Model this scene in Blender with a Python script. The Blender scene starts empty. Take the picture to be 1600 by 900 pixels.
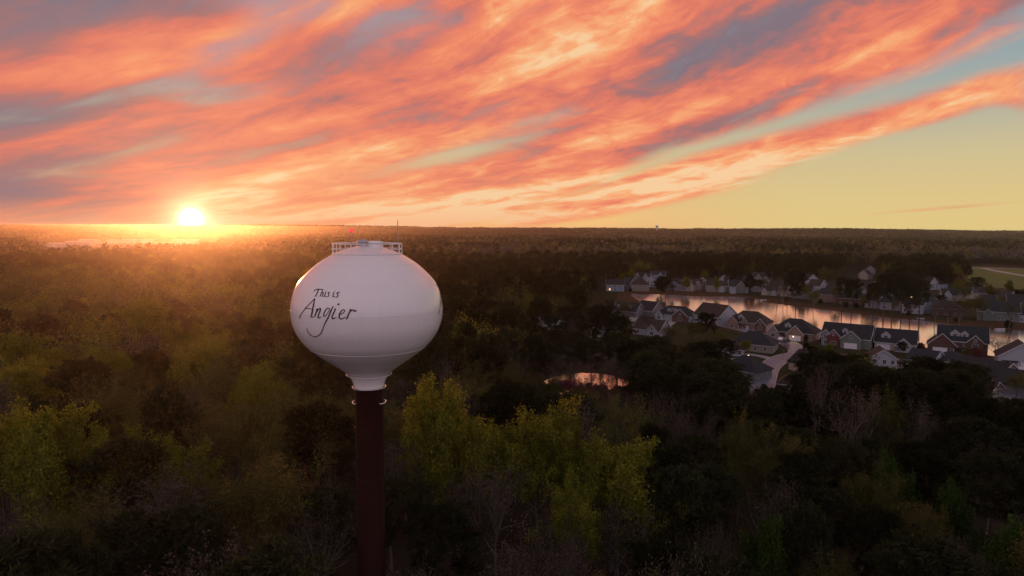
import bpy, math, random
import numpy as np
from mathutils import Vector, Matrix

S = bpy.context.scene
C = S.collection
R = math.radians

# ------------------------------------------------------------------ camera
CAM_H = 50.0
FPX = 1600 * 24.0 / 36.0
PITCH, ROLL = R(5.08), R(0.34)
CF = Vector((0, math.cos(PITCH), -math.sin(PITCH)))
_u = Vector((0, math.sin(PITCH), math.cos(PITCH)))
_r = Vector((1, 0, 0))
CR = _r * math.cos(ROLL) + _u * math.sin(ROLL)
CU = _u * math.cos(ROLL) - _r * math.sin(ROLL)
CAM = Vector((0, 0, CAM_H))
cd = bpy.data.cameras.new('camera')
cam = bpy.data.objects.new('camera', cd)
C.objects.link(cam)
cam.matrix_world = Matrix(((CR.x, CU.x, -CF.x, 0), (CR.y, CU.y, -CF.y, 0), (CR.z, CU.z, -CF.z, CAM_H), (0, 0, 0, 1)))
cd.lens, cd.sensor_width, cd.clip_start, cd.clip_end = 24.0, 36.0, 1.0, 40000
S.camera = cam


def ray(px, py):                       # direction of a point of the 1600 x 900 photograph
    return (CF + CR * ((px - 800) / FPX) + CU * ((450 - py) / FPX))


def ground(px, py, z=0.0):
    d = ray(px, py)
    return CAM + d * ((z - CAM_H) / d.z)


def depth_pt(px, py, dist):            # point at a forward distance
    d = ray(px, py)
    return CAM + d * (dist / d.y)


def project(x, y, z):
    vx, vy, vz = x - CAM.x, y - CAM.y, z - CAM.z
    dd = vx * CF.x + vy * CF.y + vz * CF.z
    return (800 + FPX * (vx * CR.x + vy * CR.y + vz * CR.z) / dd, 450 - FPX * (vx * CU.x + vy * CU.y + vz * CU.z) / dd)


# ------------------------------------------------------------------ sun and render settings
SUN_DIR = ray(299, 343).normalized()
sl = bpy.data.lights.new('sun', 'SUN')
sl.energy, sl.angle, sl.color = 2.5, R(0.5), (1.0, 0.31, 0.085)
so = bpy.data.objects.new('sun', sl)
C.objects.link(so)
LAMP_DIR = Vector((SUN_DIR.x, SUN_DIR.y, math.tan(R(1.5)))).normalized()
so.rotation_euler = LAMP_DIR.to_track_quat('Z', 'Y').to_euler()
S.view_settings.view_transform = 'Standard'
S.view_settings.look = 'None'
S.view_settings.exposure = 0.0
S.view_settings.gamma = 1.0
S.view_settings.use_curve_mapping = False
S.cycles.max_bounces = 6
S.cycles.diffuse_bounces = 3
S.cycles.transmission_bounces = 3
S.cycles.volume_bounces = 0
S.cycles.use_denoising = True
S.cycles.sample_clamp_indirect = 4.0


# ------------------------------------------------------------------ node expression helper
class G:
    def __init__(s, nt):
        s.nt = nt

    def node(s, t, **k):
        n = s.nt.nodes.new(t)
        for a, b in k.items():
            setattr(n, a, b)
        return n

    def put(s, inp, v):
        if isinstance(v, V):
            s.nt.links.new(v.s, inp)
        elif hasattr(v, 'is_output'):
            s.nt.links.new(v, inp)
        else:
            inp.default_value = v

    def m(s, op, *a, clamp=False):
        n = s.node('ShaderNodeMath', operation=op, use_clamp=clamp)
        for i, v in enumerate(a):
            s.put(n.inputs[i], v)
        return V(s, n.outputs[0])

    def ramp(s, x, pts, interp='LINEAR'):
        n = s.node('ShaderNodeValToRGB')
        n.color_ramp.interpolation = interp
        e = n.color_ramp.elements
        while len(e) < len(pts):
            e.new(0.5)
        for el, (p, c) in zip(e, pts):
            el.position = p
            el.color = (*c, 1) if isinstance(c, tuple) else (c, c, c, 1)
        s.put(n.inputs[0], x)
        return V(s, n.outputs[0])

    def smooth(s, x, a, b, lo=0.0, hi=1.0):
        n = s.node('ShaderNodeMapRange', interpolation_type='SMOOTHSTEP')
        s.put(n.inputs[0], x)
        for i, v in enumerate((a, b, lo, hi)):
            s.put(n.inputs[i + 1], v)
        return V(s, n.outputs[0])

    def mix(s, f, a, b, blend='MIX'):
        n = s.node('ShaderNodeMix', data_type='RGBA', blend_type=blend)
        s.put(n.inputs[0], f)
        s.put(n.inputs[6], (*a, 1) if isinstance(a, tuple) else a)
        s.put(n.inputs[7], (*b, 1) if isinstance(b, tuple) else b)
        return V(s, n.outputs[2])

    def vec(s, x, y, z):
        n = s.node('ShaderNodeCombineXYZ')
        for i, v in enumerate((x, y, z)):
            s.put(n.inputs[i], v)
        return V(s, n.outputs[0])

    def noise(s, v, scale, detail=6, rough=0.55, dist=0.0, color=False):
        n = s.node('ShaderNodeTexNoise')
        s.put(n.inputs['Vector'], v)
        n.inputs['Scale'].default_value = scale
        n.inputs['Detail'].default_value = detail
        n.inputs['Roughness'].default_value = rough
        n.inputs['Distortion'].default_value = dist
        return V(s, n.outputs[1 if color else 0])


class V:
    def __init__(s, g, sock):
        s.g, s.s = g, sock

    def __add__(s, o): return s.g.m('ADD', s, o)
    __radd__ = __add__
    def __mul__(s, o): return s.g.m('MULTIPLY', s, o)
    __rmul__ = __mul__
    def __sub__(s, o): return s.g.m('SUBTRACT', s, o)
    def __rsub__(s, o): return s.g.m('SUBTRACT', o, s)
    def __truediv__(s, o): return s.g.m('DIVIDE', s, o)
    def __rtruediv__(s, o): return s.g.m('DIVIDE', o, s)


# ------------------------------------------------------------------ sky
def make_world():
    w = bpy.data.worlds.new('World')
    S.world = w
    w.use_nodes = True
    nt = w.node_tree
    nt.nodes.clear()
    g = G(nt)
    tc = g.node('ShaderNodeTexCoord').outputs['Generated']
    nrm = g.node('ShaderNodeVectorMath', operation='NORMALIZE')
    g.put(nrm.inputs[0], tc)
    sep = g.node('ShaderNodeSeparateXYZ')
    g.put(sep.inputs[0], nrm.outputs[0])
    dx, dy, dz = (V(g, o) for o in sep.outputs)
    az = g.m('ARCTAN2', dx, dy)
    el = g.m('ARCSINE', dz)
    eld = el * (180 / math.pi)
    elp = g.m('MAXIMUM', dz, 0.0)
    # cloud streaks sweep up to the right and flatten towards the horizon
    X, Y = az * FPX, g.m('MAXIMUM', el, 0.0) * FPX
    wob = g.noise(g.vec(X / 300.0, Y / 160.0, 1.7), 1.0, 3, 0.5)
    psi = g.m('LOGARITHM', Y + 120.0, math.e) - X / 965.0
    pw = psi + (wob - 0.5) * 0.10
    n1 = g.noise(g.vec(X / 400.0, pw * 2.9, 3.1), 1.5, 4, 0.5, 0.25)
    n2 = g.noise(g.vec(X / 215.0, pw * 5.6, 9.3), 1.25, 8, 0.60, 0.45)
    n3 = g.noise(g.vec(X / 60.0 + psi * 6.0, pw * 11.0, 5.2), 1.2, 5, 0.58, 0.7)
    n4 = g.noise(g.vec(X / 380.0, psi * 1.4, 21.0), 1.2, 3, 0.5, 0.2)

    def bump(px, py, rx, ry, rot):
        a0 = math.atan((px - 800) / FPX)
        e0 = math.atan((355.5 - py + (px - 800) * .006) / FPX * math.cos(a0))
        c, s_ = math.cos(R(rot)), math.sin(R(rot))
        a, e = (az - a0) * FPX, (el - e0) * FPX
        x = (a * c + e * s_) / rx
        y = (e * c - a * s_) / ry
        return g.m('EXPONENT', (x * x + y * y) * -1.0)

    # cover: thick over the sun side, clear low on the right with one detached band
    lim = g.smooth(X, -60.0, 260.0, 4.90, 5.20)
    tt = psi - lim + (n1 - 0.5) * 0.16 + (n2 - 0.5) * 0.16
    edge = g.smooth(tt, -0.035, 0.075)
    band = bump(1270, 225, 330, 20, 16) * 1.1 + bump(1060, 272, 250, 24, 17) * 1.15 + bump(1585, 168, 45, 16, -35) * 0.5 \
        + bump(1440, 186, 110, 14, 8) * 0.35 + bump(960, 318, 190, 16, 8) * 0.8 + bump(1480, 325, 140, 4, 5) * 0.5
    band = band * (n2 * 1.3 + n1 * 1.2 - 0.30)
    gaps = bump(400, 60, 90, 34, 35) * 0.45 + bump(360, 155, 90, 18, 8) * 0.55 + bump(670, 252, 150, 13, 14) * 0.42 \
        + bump(850, 188, 80, 9, 12) * 0.4 + bump(500, 20, 120, 30, 0) * 0.5 + bump(130, 275, 110, 12, 0) * 0.3 + bump(560, 322, 130, 6, 8) * 0.4 \
        + bump(1330, 130, 130, 14, 20) * 0.25 + bump(240, 232, 90, 14, 20) * 0.3
    cover = edge * g.smooth(n1 * 0.6 + n2 * 0.5 - gaps * 0.42, 0.20, 0.52)
    cover = g.m('MAXIMUM', cover, g.smooth(band, 0.22, 0.95))
    cover = g.m('MAXIMUM', cover, edge * g.smooth(n2, 0.34, 0.66) * 0.75)
    cover = g.m('MINIMUM', cover, 1.0)
    # tone: dark mauve undersides to gold
    rip = g.smooth(X, -420.0, 120.0, 0.20, 0.72)
    tone = 0.55 + (n2 - 0.5) * g.smooth(X, -500.0, 0.0, 0.85, 1.15) + (n3 - 0.5) * rip + (n1 - 0.5) * 1.25 + (n4 - 0.5) * 0.5
    lift = bump(640, 330, 420, 60, 4) * 0.24 + bump(960, 300, 300, 42, 12) * 0.19 + bump(1180, 235, 220, 34, 18) * 0.14 + bump(330, 90, 130, 26, 25) * 0.30 + bump(830, 160, 190, 45, 28) * 0.26 \
        + bump(310, 300, 220, 55, 0) * 0.26 + bump(1250, 110, 240, 26, 20) * 0.16 + bump(800, 30, 110, 22, 25) * 0.26 + bump(1250, 240, 260, 13, 16) * 0.34 + bump(640, 235, 250, 30, 8) * 0.12 + bump(140, 110, 200, 50, 25) * 0.14
    drop = bump(1330, 25, 330, 46, 12) * 0.34 + bump(1130, 80, 190, 36, 22) * 0.24 + bump(60, 190, 190, 38, 5) * 0.30 + bump(90, 290, 210, 48, 0) * 0.38 \
        + bump(70, 20, 260, 56, 0) * 0.24 + bump(20, 110, 70, 60, 0) * 0.15 + bump(250, 120, 260, 110, 20) * 0.07 + bump(520, 160, 100, 20, 18) * 0.24 + bump(1090, 210, 120, 20, 18) * 0.34 + bump(900, 300, 150, 8, 12) * 0.25 + bump(250, 20, 120, 26, 0) * 0.2
    tone = tone + lift - drop - g.smooth(X, -250.0, -700.0, 0.0, 0.10)
    cl = g.ramp(tone, [(0.0, (.25, .185, .22)), (0.28, (.44, .185, .175)), (0.47, (.76, .205, .145)), (0.66, (.93, .275, .150)), (0.86, (1.0, .44, .20)), (1.0, (1.0, .65, .36))])
    # clear sky behind the clouds
    left = g.smooth(az, R(-12), R(26))
    low = g.mix(left, (.98, .47, .20), (.80, .60, .25))
    clear = g.mix(g.smooth(eld, 0.3, 9.0), low, (.60, .53, .34))
    clear = g.mix(g.smooth(eld, 5.0, 13.5), clear, g.mix(g.smooth(az, R(-22), R(8)), (.47, .33, .36), (.315, .395, .43)))
    clear = g.mix(g.smooth(eld, 14.0, 40.0), clear, (.22, .27, .36))
    clear = g.mix(bump(840, 347, 120, 12, 2) * 0.9, clear, (1.0, .74, .22))
    front = g.mix(cover, clear, cl)
    # haze along the sun-side horizon, overhead and behind the camera
    front = g.mix(g.smooth(eld, 0.0, 2.2, 0.55, 0.0) * (1.0 - left), front, (.98, .40, .20))
    over = g.mix(n4, (.22, .18, .24), (.38, .25, .26))
    front = g.mix(g.smooth(eld, 26.0, 48.0), front, over)
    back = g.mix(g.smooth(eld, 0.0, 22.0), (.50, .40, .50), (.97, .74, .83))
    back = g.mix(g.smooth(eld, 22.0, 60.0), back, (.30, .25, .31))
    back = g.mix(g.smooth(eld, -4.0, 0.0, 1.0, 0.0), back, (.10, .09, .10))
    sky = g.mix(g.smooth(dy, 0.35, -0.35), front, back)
    # the sun and its aureole
    dot = g.node('ShaderNodeVectorMath', operation='DOT_PRODUCT')
    g.put(dot.inputs[0], nrm.outputs[0])
    dot.inputs[1].default_value = SUN_DIR
    ang = g.m('ARCCOSINE', g.m('MINIMUM', V(g, dot.outputs['Value']), 0.9999999)) * (180 / math.pi)
    disc = g.m('EXPONENT', (ang / 0.60) * (ang / -0.60)) * 3.6
    a1 = g.m('EXPONENT', (ang / 1.7) * (ang / -1.7)) * 0.75
    a2 = g.m('EXPONENT', ang / -5.0) * 0.5
    glow = g.mix(1.0, g.mix(1.0, g.vec(disc, disc * 0.95, disc * 0.82), g.vec(a1, a1 * 0.72, a1 * 0.42), 'ADD'), g.vec(a2, a2 * 0.58, a2 * 0.24), 'ADD')
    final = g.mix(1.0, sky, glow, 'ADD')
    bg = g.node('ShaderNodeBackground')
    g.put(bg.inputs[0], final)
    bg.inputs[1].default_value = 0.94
    out = g.node('ShaderNodeOutputWorld')
    nt.links.new(bg.outputs[0], out.inputs[0])


make_world()


# ------------------------------------------------------------------ materials
MATS = {}


def mat(name, col, rough=0.8, var=0.18, scale=1.0, spec=0.3, bump=0.0, coords='Object', metal=0.0, rnd=0.0, fn=None):
    if name in MATS:
        return MATS[name]
    m = bpy.data.materials.new(name)
    m.use_nodes = True
    nt = m.node_tree
    g = G(nt)
    b = nt.nodes['Principled BSDF']
    b.inputs['Roughness'].default_value = rough
    b.inputs['Specular IOR Level'].default_value = spec
    b.inputs['Metallic'].default_value = metal
    tc = g.node('ShaderNodeTexCoord').outputs[coords]
    n = g.noise(tc, scale, 5, 0.6)
    c = g.mix(n, tuple(x * (1 - var) for x in col), tuple(min(1, x * (1 + var)) for x in col))
    if rnd:
        oi = g.node('ShaderNodeObjectInfo').outputs['Random']
        hs = g.node('ShaderNodeHueSaturation')
        g.put(hs.inputs['Value'], g.smooth(V(g, oi), 0, 1, 1 - rnd, 1 + rnd))
        g.put(hs.inputs['Color'], c)
        c = V(g, hs.outputs[0])
    if fn:
        c = fn(g, tc, c)
    g.put(b.inputs['Base Color'], c)
    if bump:
        bn = g.node('ShaderNodeBump')
        bn.inputs['Strength'].default_value = bump
        bn.inputs['Distance'].default_value = 0.05
        g.put(bn.inputs['Height'], n)
        nt.links.new(bn.outputs[0], b.inputs['Normal'])
    MATS[name] = m
    return m


def leaf_mat(name, dark, light, trans=0.35, rnd=0.25, hue=0.02, patch=0.0):
    m = bpy.data.materials.new(name)
    m.use_nodes = True
    nt = m.node_tree
    nt.nodes.clear()
    g = G(nt)
    at = g.node('ShaderNodeAttribute', attribute_name='tint').outputs['Fac']
    oi = g.node('ShaderNodeObjectInfo')
    r = V(g, oi.outputs['Random'])
    c = g.mix(V(g, at), dark, light)
    hs = g.node('ShaderNodeHueSaturation')
    g.put(hs.inputs['Hue'], g.smooth(g.m('FRACT', r * 7.31), 0, 1, 0.5 - hue, 0.5 + hue))
    g.put(hs.inputs['Value'], g.smooth(r, 0, 1, 1 - rnd, 1 + rnd))
    g.put(hs.inputs['Color'], c)
    c = V(g, hs.outputs[0])
    d = g.node('ShaderNodeBsdfDiffuse')
    t = g.node('ShaderNodeBsdfTranslucent')
    g.put(d.inputs[0], c)
    g.put(t.inputs[0], c)
    mx = g.node('ShaderNodeMixShader')
    mx.inputs[0].default_value = trans
    nt.links.new(d.outputs[0], mx.inputs[1])
    nt.links.new(t.outputs[0], mx.inputs[2])
    nt.links.new(mx.outputs[0], g.node('ShaderNodeOutputMaterial').inputs[0])
    MATS[name] = m
    return m


# ------------------------------------------------------------------ mesh helpers
class MB:
    def __init__(s):
        s.v, s.f = [], []

    def add(s, vs, fs):
        o = len(s.v)
        s.v += [tuple(p) for p in vs]
        s.f += [tuple(i + o for i in f) for f in fs]
        return s

    def box(s, x0, x1, y0, y1, z0, z1):
        return s.add([(x0, y0, z0), (x1, y0, z0), (x1, y1, z0), (x0, y1, z0), (x0, y0, z1), (x1, y0, z1), (x1, y1, z1), (x0, y1, z1)],
                     [(0, 3, 2, 1), (4, 5, 6, 7), (0, 1, 5, 4), (1, 2, 6, 5), (2, 3, 7, 6), (3, 0, 4, 7)])

    def prism(s, poly, a, n):          # closed polygon (3-D points) swept along the vector n
        k = len(poly)
        p = [Vector(q) for q in poly]
        n = Vector(n)
        vs = p + [q + n for q in p]
        fs = [tuple(range(k))[::-1], tuple(range(k, 2 * k))] + [(i, (i + 1) % k, k + (i + 1) % k, k + i) for i in range(k)]
        return s.add(vs, fs)

    def tube(s, pts, r, k=8, closed=False):
        pts = [Vector(p) for p in pts]
        n = len(pts)
        rr = r if isinstance(r, (list, tuple)) else [r] * n
        vs, fs = [], []
        for i, p in enumerate(pts):
            if closed:
                d = pts[(i + 1) % n] - pts[i - 1]
            else:
                d = pts[min(i + 1, n - 1)] - pts[max(i - 1, 0)]
            d.normalize()
            ref = Vector((0, 0, 1)) if abs(d.z) < 0.9 else Vector((1, 0, 0))
            a = d.cross(ref).normalized()
            b = d.cross(a)
            for j in range(k):
                t = 2 * math.pi * j / k
                vs.append(p + (a * math.cos(t) + b * math.sin(t)) * rr[i])
        for i in range(n if closed else n - 1):
            for j in range(k):
                i2 = (i + 1) % n
                fs.append((i * k + j, i * k + (j + 1) % k, i2 * k + (j + 1) % k, i2 * k + j))
        if not closed:
            fs += [tuple(range(k))[::-1], tuple(range((n - 1) * k, n * k))]
        return s.add(vs, fs)

    def lathe(s, prof, k=96):          # (radius, height) pairs, closed at the ends where the radius is zero
        vs, fs = [], []
        n = len(prof)
        for (r, z) in prof:
            for j in range(k):
                t = 2 * math.pi * j / k
                vs.append((max(r, 1e-4) * math.cos(t), max(r, 1e-4) * math.sin(t), z))
        for i in range(n - 1):
            for j in range(k):
                fs.append((i * k + j, i * k + (j + 1) % k, (i + 1) * k + (j + 1) % k, (i + 1) * k + j))
        return s.add(vs, fs)

    def mesh(s, name, m=None, smooth=False):
        me = bpy.data.meshes.new(name)
        me.from_pydata(s.v, [], s.f)
        if m:
            me.materials.append(m)
        if smooth:
            me.polygons.foreach_set('use_smooth', [True] * len(me.polygons))
        me.update()
        return me

    def build(s, name, m, parent=None, smooth=False):
        return link(name, s.mesh(name, m, smooth), parent)


def link(name, me, parent=None):
    o = bpy.data.objects.new(name, me)
    C.objects.link(o)
    if parent:
        o.parent = parent
    return o


def tag(o, label=None, cat=None, group=None, kind=None):
    for k, v in (('label', label), ('category', cat), ('group', group), ('kind', kind)):
        if v:
            o[k] = v
    return o


def thing(name, label, cat, loc=(0, 0, 0), rz=0.0, group=None):
    o = link(name, None)
    o.location = loc
    o.rotation_euler = (0, 0, rz)
    return tag(o, label, cat, group)


def sheet(name, pts, z, m, kind='structure'):
    o = link(name, None) if False else MB().add([(p[0], p[1], z) for p in pts], [tuple(range(len(pts)))]).build(name, m)
    return tag(o, kind=kind)


def smooth_loop(pts, n=6):             # closed Catmull-Rom through 2-D points
    out, k = [], len(pts)
    for i in range(k):
        p0, p1, p2, p3 = (pts[(i + j - 1) % k] for j in range(4))
        for q in range(n):
            t = q / n
            out.append(tuple(0.5 * (2 * p1[c] + (p2[c] - p0[c]) * t + (2 * p0[c] - 5 * p1[c] + 4 * p2[c] - p3[c]) * t * t + (3 * p1[c] - p0[c] - 3 * p2[c] + p3[c]) * t ** 3) for c in (0, 1)))
    return out


def smooth_line(pts, n=8):
    pts = [tuple(p) for p in pts]
    e = [pts[0]] + pts + [pts[-1]]
    out = []
    d = len(pts[0])
    for i in range(len(pts) - 1):
        p0, p1, p2, p3 = e[i:i + 4]
        for q in range(n):
            t = q / n
            out.append(tuple(0.5 * (2 * p1[c] + (p2[c] - p0[c]) * t + (2 * p0[c] - 5 * p1[c] + 4 * p2[c] - p3[c]) * t * t + (3 * p1[c] - p0[c] - 3 * p2[c] + p3[c]) * t ** 3) for c in range(d)))
    out.append(pts[-1])
    return out


def inside(poly, x, y):
    c = False
    j = len(poly) - 1
    for i in range(len(poly)):
        xi, yi = poly[i][0], poly[i][1]
        xj, yj = poly[j][0], poly[j][1]
        if (yi > y) != (yj > y) and x < (xj - xi) * (y - yi) / (yj - yi) + xi:
            c = not c
        j = i
    return c


# ------------------------------------------------------------------ ground, water, roads, fields
soil = mat('forest_floor', (.045, .036, .024), 0.95, 0.5, 0.05, 0.05)
lawn_m = mat('lawn_grass', (.030, .034, .015), 0.95, 0.45, 0.08, 0.05)
field_m = mat('field_grass', (.13, .15, .045), 0.95, 0.35, 0.02, 0.05)
bank_m = mat('shore_grass', (.062, .042, .022), 0.95, 0.5, 0.12, 0.05)
pale_m = mat('pale_gravel', (.40, .35, .32), 0.9, 0.2, 0.02, 0.05)
road_m = mat('road_asphalt', (.115, .145, .20), 0.5, 0.12, 0.4, 0.5)
drive_m = mat('driveway_concrete', (.26, .26, .27), 0.8, 0.15, 0.3)
curb_m = mat('kerb_concrete', (.40, .38, .35), 0.85, 0.15, 0.5)
dirt_m = mat('bare_dirt', (.16, .12, .08), 0.95, 0.3, 0.1)

GR = 4300
tag(MB().add([(-GR, -600, 0), (GR, -600, 0), (GR, GR, 0), (-GR, GR, 0)], [(0, 1, 2, 3)]).build('ground', soil), kind='structure')


def rise(y):                           # the land climbs gently towards the skyline
    t = min(1.0, max(0.0, (y - 2300.0) / 1800.0))
    return 26.0 * t * t * (3 - 2 * t)


_hy = [2250 + 2040 * i / 24 for i in range(25)]
tag(MB().add([(x, y, rise(y) + (.3 if y > 2300 else -.4)) for y in _hy for x in (-GR, GR)], [(2 * i, 2 * i + 1, 2 * i + 3, 2 * i + 2) for i in range(24)]).build('hills', soil), kind='structure')


def water_mat():
    m = bpy.data.materials.new('pond_water')
    m.use_nodes = True
    nt = m.node_tree
    nt.nodes.clear()
    g = G(nt)
    tc = g.node('ShaderNodeTexCoord').outputs['Object']
    mp = g.node('ShaderNodeMapping')
    mp.inputs['Scale'].default_value = (0.35, 1.0, 1.0)
    g.put(mp.inputs[0], tc)
    n = g.noise(mp.outputs[0], 1.1, 4, 0.6)
    bn = g.node('ShaderNodeBump')
    bn.inputs['Strength'].default_value = 0.10
    bn.inputs['Distance'].default_value = 0.05
    g.put(bn.inputs['Height'], n)
    fr = g.node('ShaderNodeFresnel')
    fr.inputs[0].default_value = 30.0
    gl = g.node('ShaderNodeBsdfGlossy')
    gl.inputs['Roughness'].default_value = 0.12
    gl.inputs['Color'].default_value = (1, 1, 1, 1)
    nt.links.new(bn.outputs[0], gl.inputs['Normal'])
    df = g.node('ShaderNodeBsdfDiffuse')
    df.inputs[0].default_value = (.012, .016, .016, 1)
    mx = g.node('ShaderNodeMixShader')
    nt.links.new(fr.outputs[0], mx.inputs[0])
    nt.links.new(df.outputs[0], mx.inputs[1])
    nt.links.new(gl.outputs[0], mx.inputs[2])
    nt.links.new(mx.outputs[0], g.node('ShaderNodeOutputMaterial').inputs[0])
    return m


water_m = water_mat()


def gp(pts, z=0.0):
    return [tuple(ground(x, y, z)[:2]) for x, y in pts]


VILLAGE = gp([(936, 448), (985, 438), (1025, 434), (1060, 436), (1180, 437), (1250, 439), (1300, 437), (1335, 425), (1372, 424), (1392, 446), (1440, 446), (1490, 446), (1512, 452), (1560, 460), (1700, 470), (1750, 640), (1600, 650), (1430, 612), (1330, 600), (1255, 612), (1190, 622), (1130, 590), (1060, 560), (985, 545), (930, 530), (900, 520), (930, 470)])
sheet('lawn', VILLAGE, 0.03, lawn_m)
BANK = gp(smooth_loop([(968, 456), (1010, 452), (1100, 456), (1200, 466), (1290, 479), (1400, 494), (1500, 502), (1640, 510), (1660, 585), (1540, 563), (1440, 551), (1270, 537), (1140, 517), (1040, 492), (975, 476)]))
sheet('pond_bank', BANK, 0.06, bank_m)
POND = gp(smooth_loop([(983, 459.5), (1003, 460.5), (1030, 460), (1065, 462), (1100, 463.5), (1150, 464), (1178, 466), (1195, 472), (1215, 475), (1280, 483), (1348, 491.5), (1400, 498), (1440, 501), (1487, 507), (1545, 516), (1620, 522), (1650, 570), (1580, 562), (1540, 555), (1440, 543), (1340, 537), (1270, 530), (1200, 520), (1130, 506), (1080, 495), (1035, 481), (1003, 472)]))
sheet('pond', POND, 0.12, water_m)
POND2 = gp(smooth_loop([(838, 632), (842, 604), (868, 588), (905, 583), (950, 586), (975, 594), (996, 600), (1000, 622), (960, 634), (890, 640)]))
sheet('small_pond', POND2, 0.06, water_m)
FIELD = gp([(1492, 416), (1540, 417), (1680, 426), (1720, 462), (1600, 452), (1545, 449), (1512, 440), (1494, 428)])
sheet('field', FIELD, 0.10, field_m)
CLEARING = gp([(30, 383), (90, 380), (200, 378), (345, 377.5), (350, 383), (300, 389), (120, 393), (30, 392)])
sheet('clearing', CLEARING, 0.05, mat('worn_yard', (.20, .17, .145), 0.9, 0.5, 0.012, 0.05))
sheet('far_field', gp([(985, 379), (1070, 377.6), (1075, 381), (985, 382.4)]), 0.08, field_m)


def ribbon(name, pts, w, z, m, kerb=False, kind='structure', n=8):
    pts = smooth_line(pts, n)
    L, Rr = [], []
    for i, p in enumerate(pts):
        a, b = pts[max(i - 1, 0)], pts[min(i + 1, len(pts) - 1)]
        d = Vector((b[0] - a[0], b[1] - a[1]))
        d.normalize()
        nx, ny = -d.y, d.x
        L.append((p[0] + nx * w / 2, p[1] + ny * w / 2))
        Rr.append((p[0] - nx * w / 2, p[1] - ny * w / 2))
    k = len(pts)
    o = MB().add([(x, y, z) for x, y in L + Rr], [(i, k + i, k + i + 1, i + 1) for i in range(k - 1)]).build(name, m)
    tag(o, kind=kind)
    if kerb:
        for side in (L, Rr):
            b = MB()
            for (x0, y0), (x1, y1) in zip(side[:-1], side[1:]):
                d = Vector((x1 - x0, y1 - y0, 0))
                nn = Vector((-d.y, d.x, 0)).normalized() * 0.16
                b.prism([(x0 - nn.x, y0 - nn.y, 0.031), (x0 + nn.x, y0 + nn.y, 0.031), (x0 + nn.x, y0 + nn.y, z + 0.13), (x0 - nn.x, y0 - nn.y, z + 0.13)], 0, d)
            tag(b.build('kerb', curb_m), kind='structure')
    return L, Rr


ROAD = gp([(1178, 640), (1192, 598), (1201, 575), (1222, 560), (1248, 554.5), (1290, 556), (1340, 566), (1410, 574), (1480, 590), (1560, 612), (1650, 640)])
ribbon('street', ROAD, 7.5, 0.07, road_m, True)
ribbon('side_street', gp([(1244, 556), (1246, 548), (1236, 540), (1215, 531), (1180, 520), (1120, 507), (1060, 500)]), 7.0, 0.075, road_m, True)
ribbon('driveway', gp([(1262, 560), (1252, 545), (1232, 531)]), 4.4, 0.085, drive_m)
ribbon('driveway', gp([(1035, 514), (1058, 498)]), 4.4, 0.085, drive_m)
ribbon('driveway', gp([(984, 502), (999, 490)]), 5.0, 0.085, drive_m)
ribbon('driveway', gp([(1165, 553), (1190, 557), (1208, 562)]), 4.0, 0.085, drive_m)
ribbon('driveway', gp([(1545, 612), (1546, 592)]), 4.4, 0.085, drive_m)
ribbon('driveway', gp([(1384, 566), (1381, 549)]), 4.4, 0.085, drive_m)
ribbon('footpath', gp([(1205, 600), (1213, 574), (1232, 564), (1262, 559)]), 1.4, 0.09, drive_m)
ribbon('farm_track', gp([(1535, 419), (1560, 424), (1600, 431), (1660, 440)]), 9.0, 0.16, pale_m)
ribbon('farm_road', gp([(1500, 419), (1570, 419.5), (1680, 423)]), 8.0, 0.15, pale_m)
ribbon('far_street', gp([(1475, 411), (1485, 407), (1497, 404.5)]), 12.0, 0.10, pale_m)


# ------------------------------------------------------------------ the water tower
TD = 76.0
TZ = depth_pt(575.2, 480.5, TD)                  # centre of the bowl's widest ring
TX, TY, ZE = TZ.x, TZ.y, TZ.z
UN = 8.32 / 324.0                                # metres per unit of the outline measured off the photo
OUTL = [(150, 186), (186, 207), (219, 230), (255, 262), (288, 298), (306, 330), (318, 370), (324, 412), (321, 455), (313, 488), (297, 520), (268, 560), (222, 600), (165, 640), (113, 676), (90, 695)]
BOWL = smooth_line([(a * UN, (412 - b) * UN * (1.025 if b < 412 else 1.03)) for a, b in OUTL], 6)
TOP_R, TOP_Z = BOWL[0]


def paint_fn(g, tc, c):                          # faint rain streaks and chalking that belong to the paint
    mp = g.node('ShaderNodeMapping')
    mp.inputs['Scale'].default_value = (2.2, 2.2, 0.12)
    g.put(mp.inputs[0], tc)
    n = g.noise(mp.outputs[0], 1.0, 5, 0.6)
    return g.mix(g.smooth(n, 0.45, 0.8, 0.0, 0.10), c, (.42, .38, .34))


white_paint = mat('tank_white_paint', (.80, .79, .78), 0.30, 0.04, 0.25, 0.5, fn=paint_fn)
for _n in ('Coat Weight',):
    white_paint.node_tree.nodes['Principled BSDF'].inputs[_n].default_value = 0.5
white_paint.node_tree.nodes['Principled BSDF'].inputs['Coat Roughness'].default_value = 0.14
rail_paint = mat('rail_white_paint', (.80, .78, .76), 0.4, 0.04, 1.0, 0.5)
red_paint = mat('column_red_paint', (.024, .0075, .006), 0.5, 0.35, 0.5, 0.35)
letter_paint = mat('lettering_paint', (.030, .013, .010), 0.5, 0.1, 2.0, 0.3)
grey_metal = mat('vent_grey_metal', (.36, .38, .42), 0.4, 0.1, 1.0, 0.5)
mast_metal = mat('mast_metal', (.22, .20, .20), 0.45, 0.1, 1.0, 0.5)

tower = thing('water_tower', 'tall white bulb-shaped water tower with black script lettering on a red column', 'water tower', (TX, TY, 0))
prof = [(0.0, TOP_Z + 1.05), (1.2, TOP_Z + 0.92), (2.4, TOP_Z + 0.58), (3.3, TOP_Z + 0.26)] + BOWL
b = MB().lathe([(r, z + ZE) for r, z in prof], 128)
bowl = b.build('tank', white_paint, tower, True)
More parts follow.
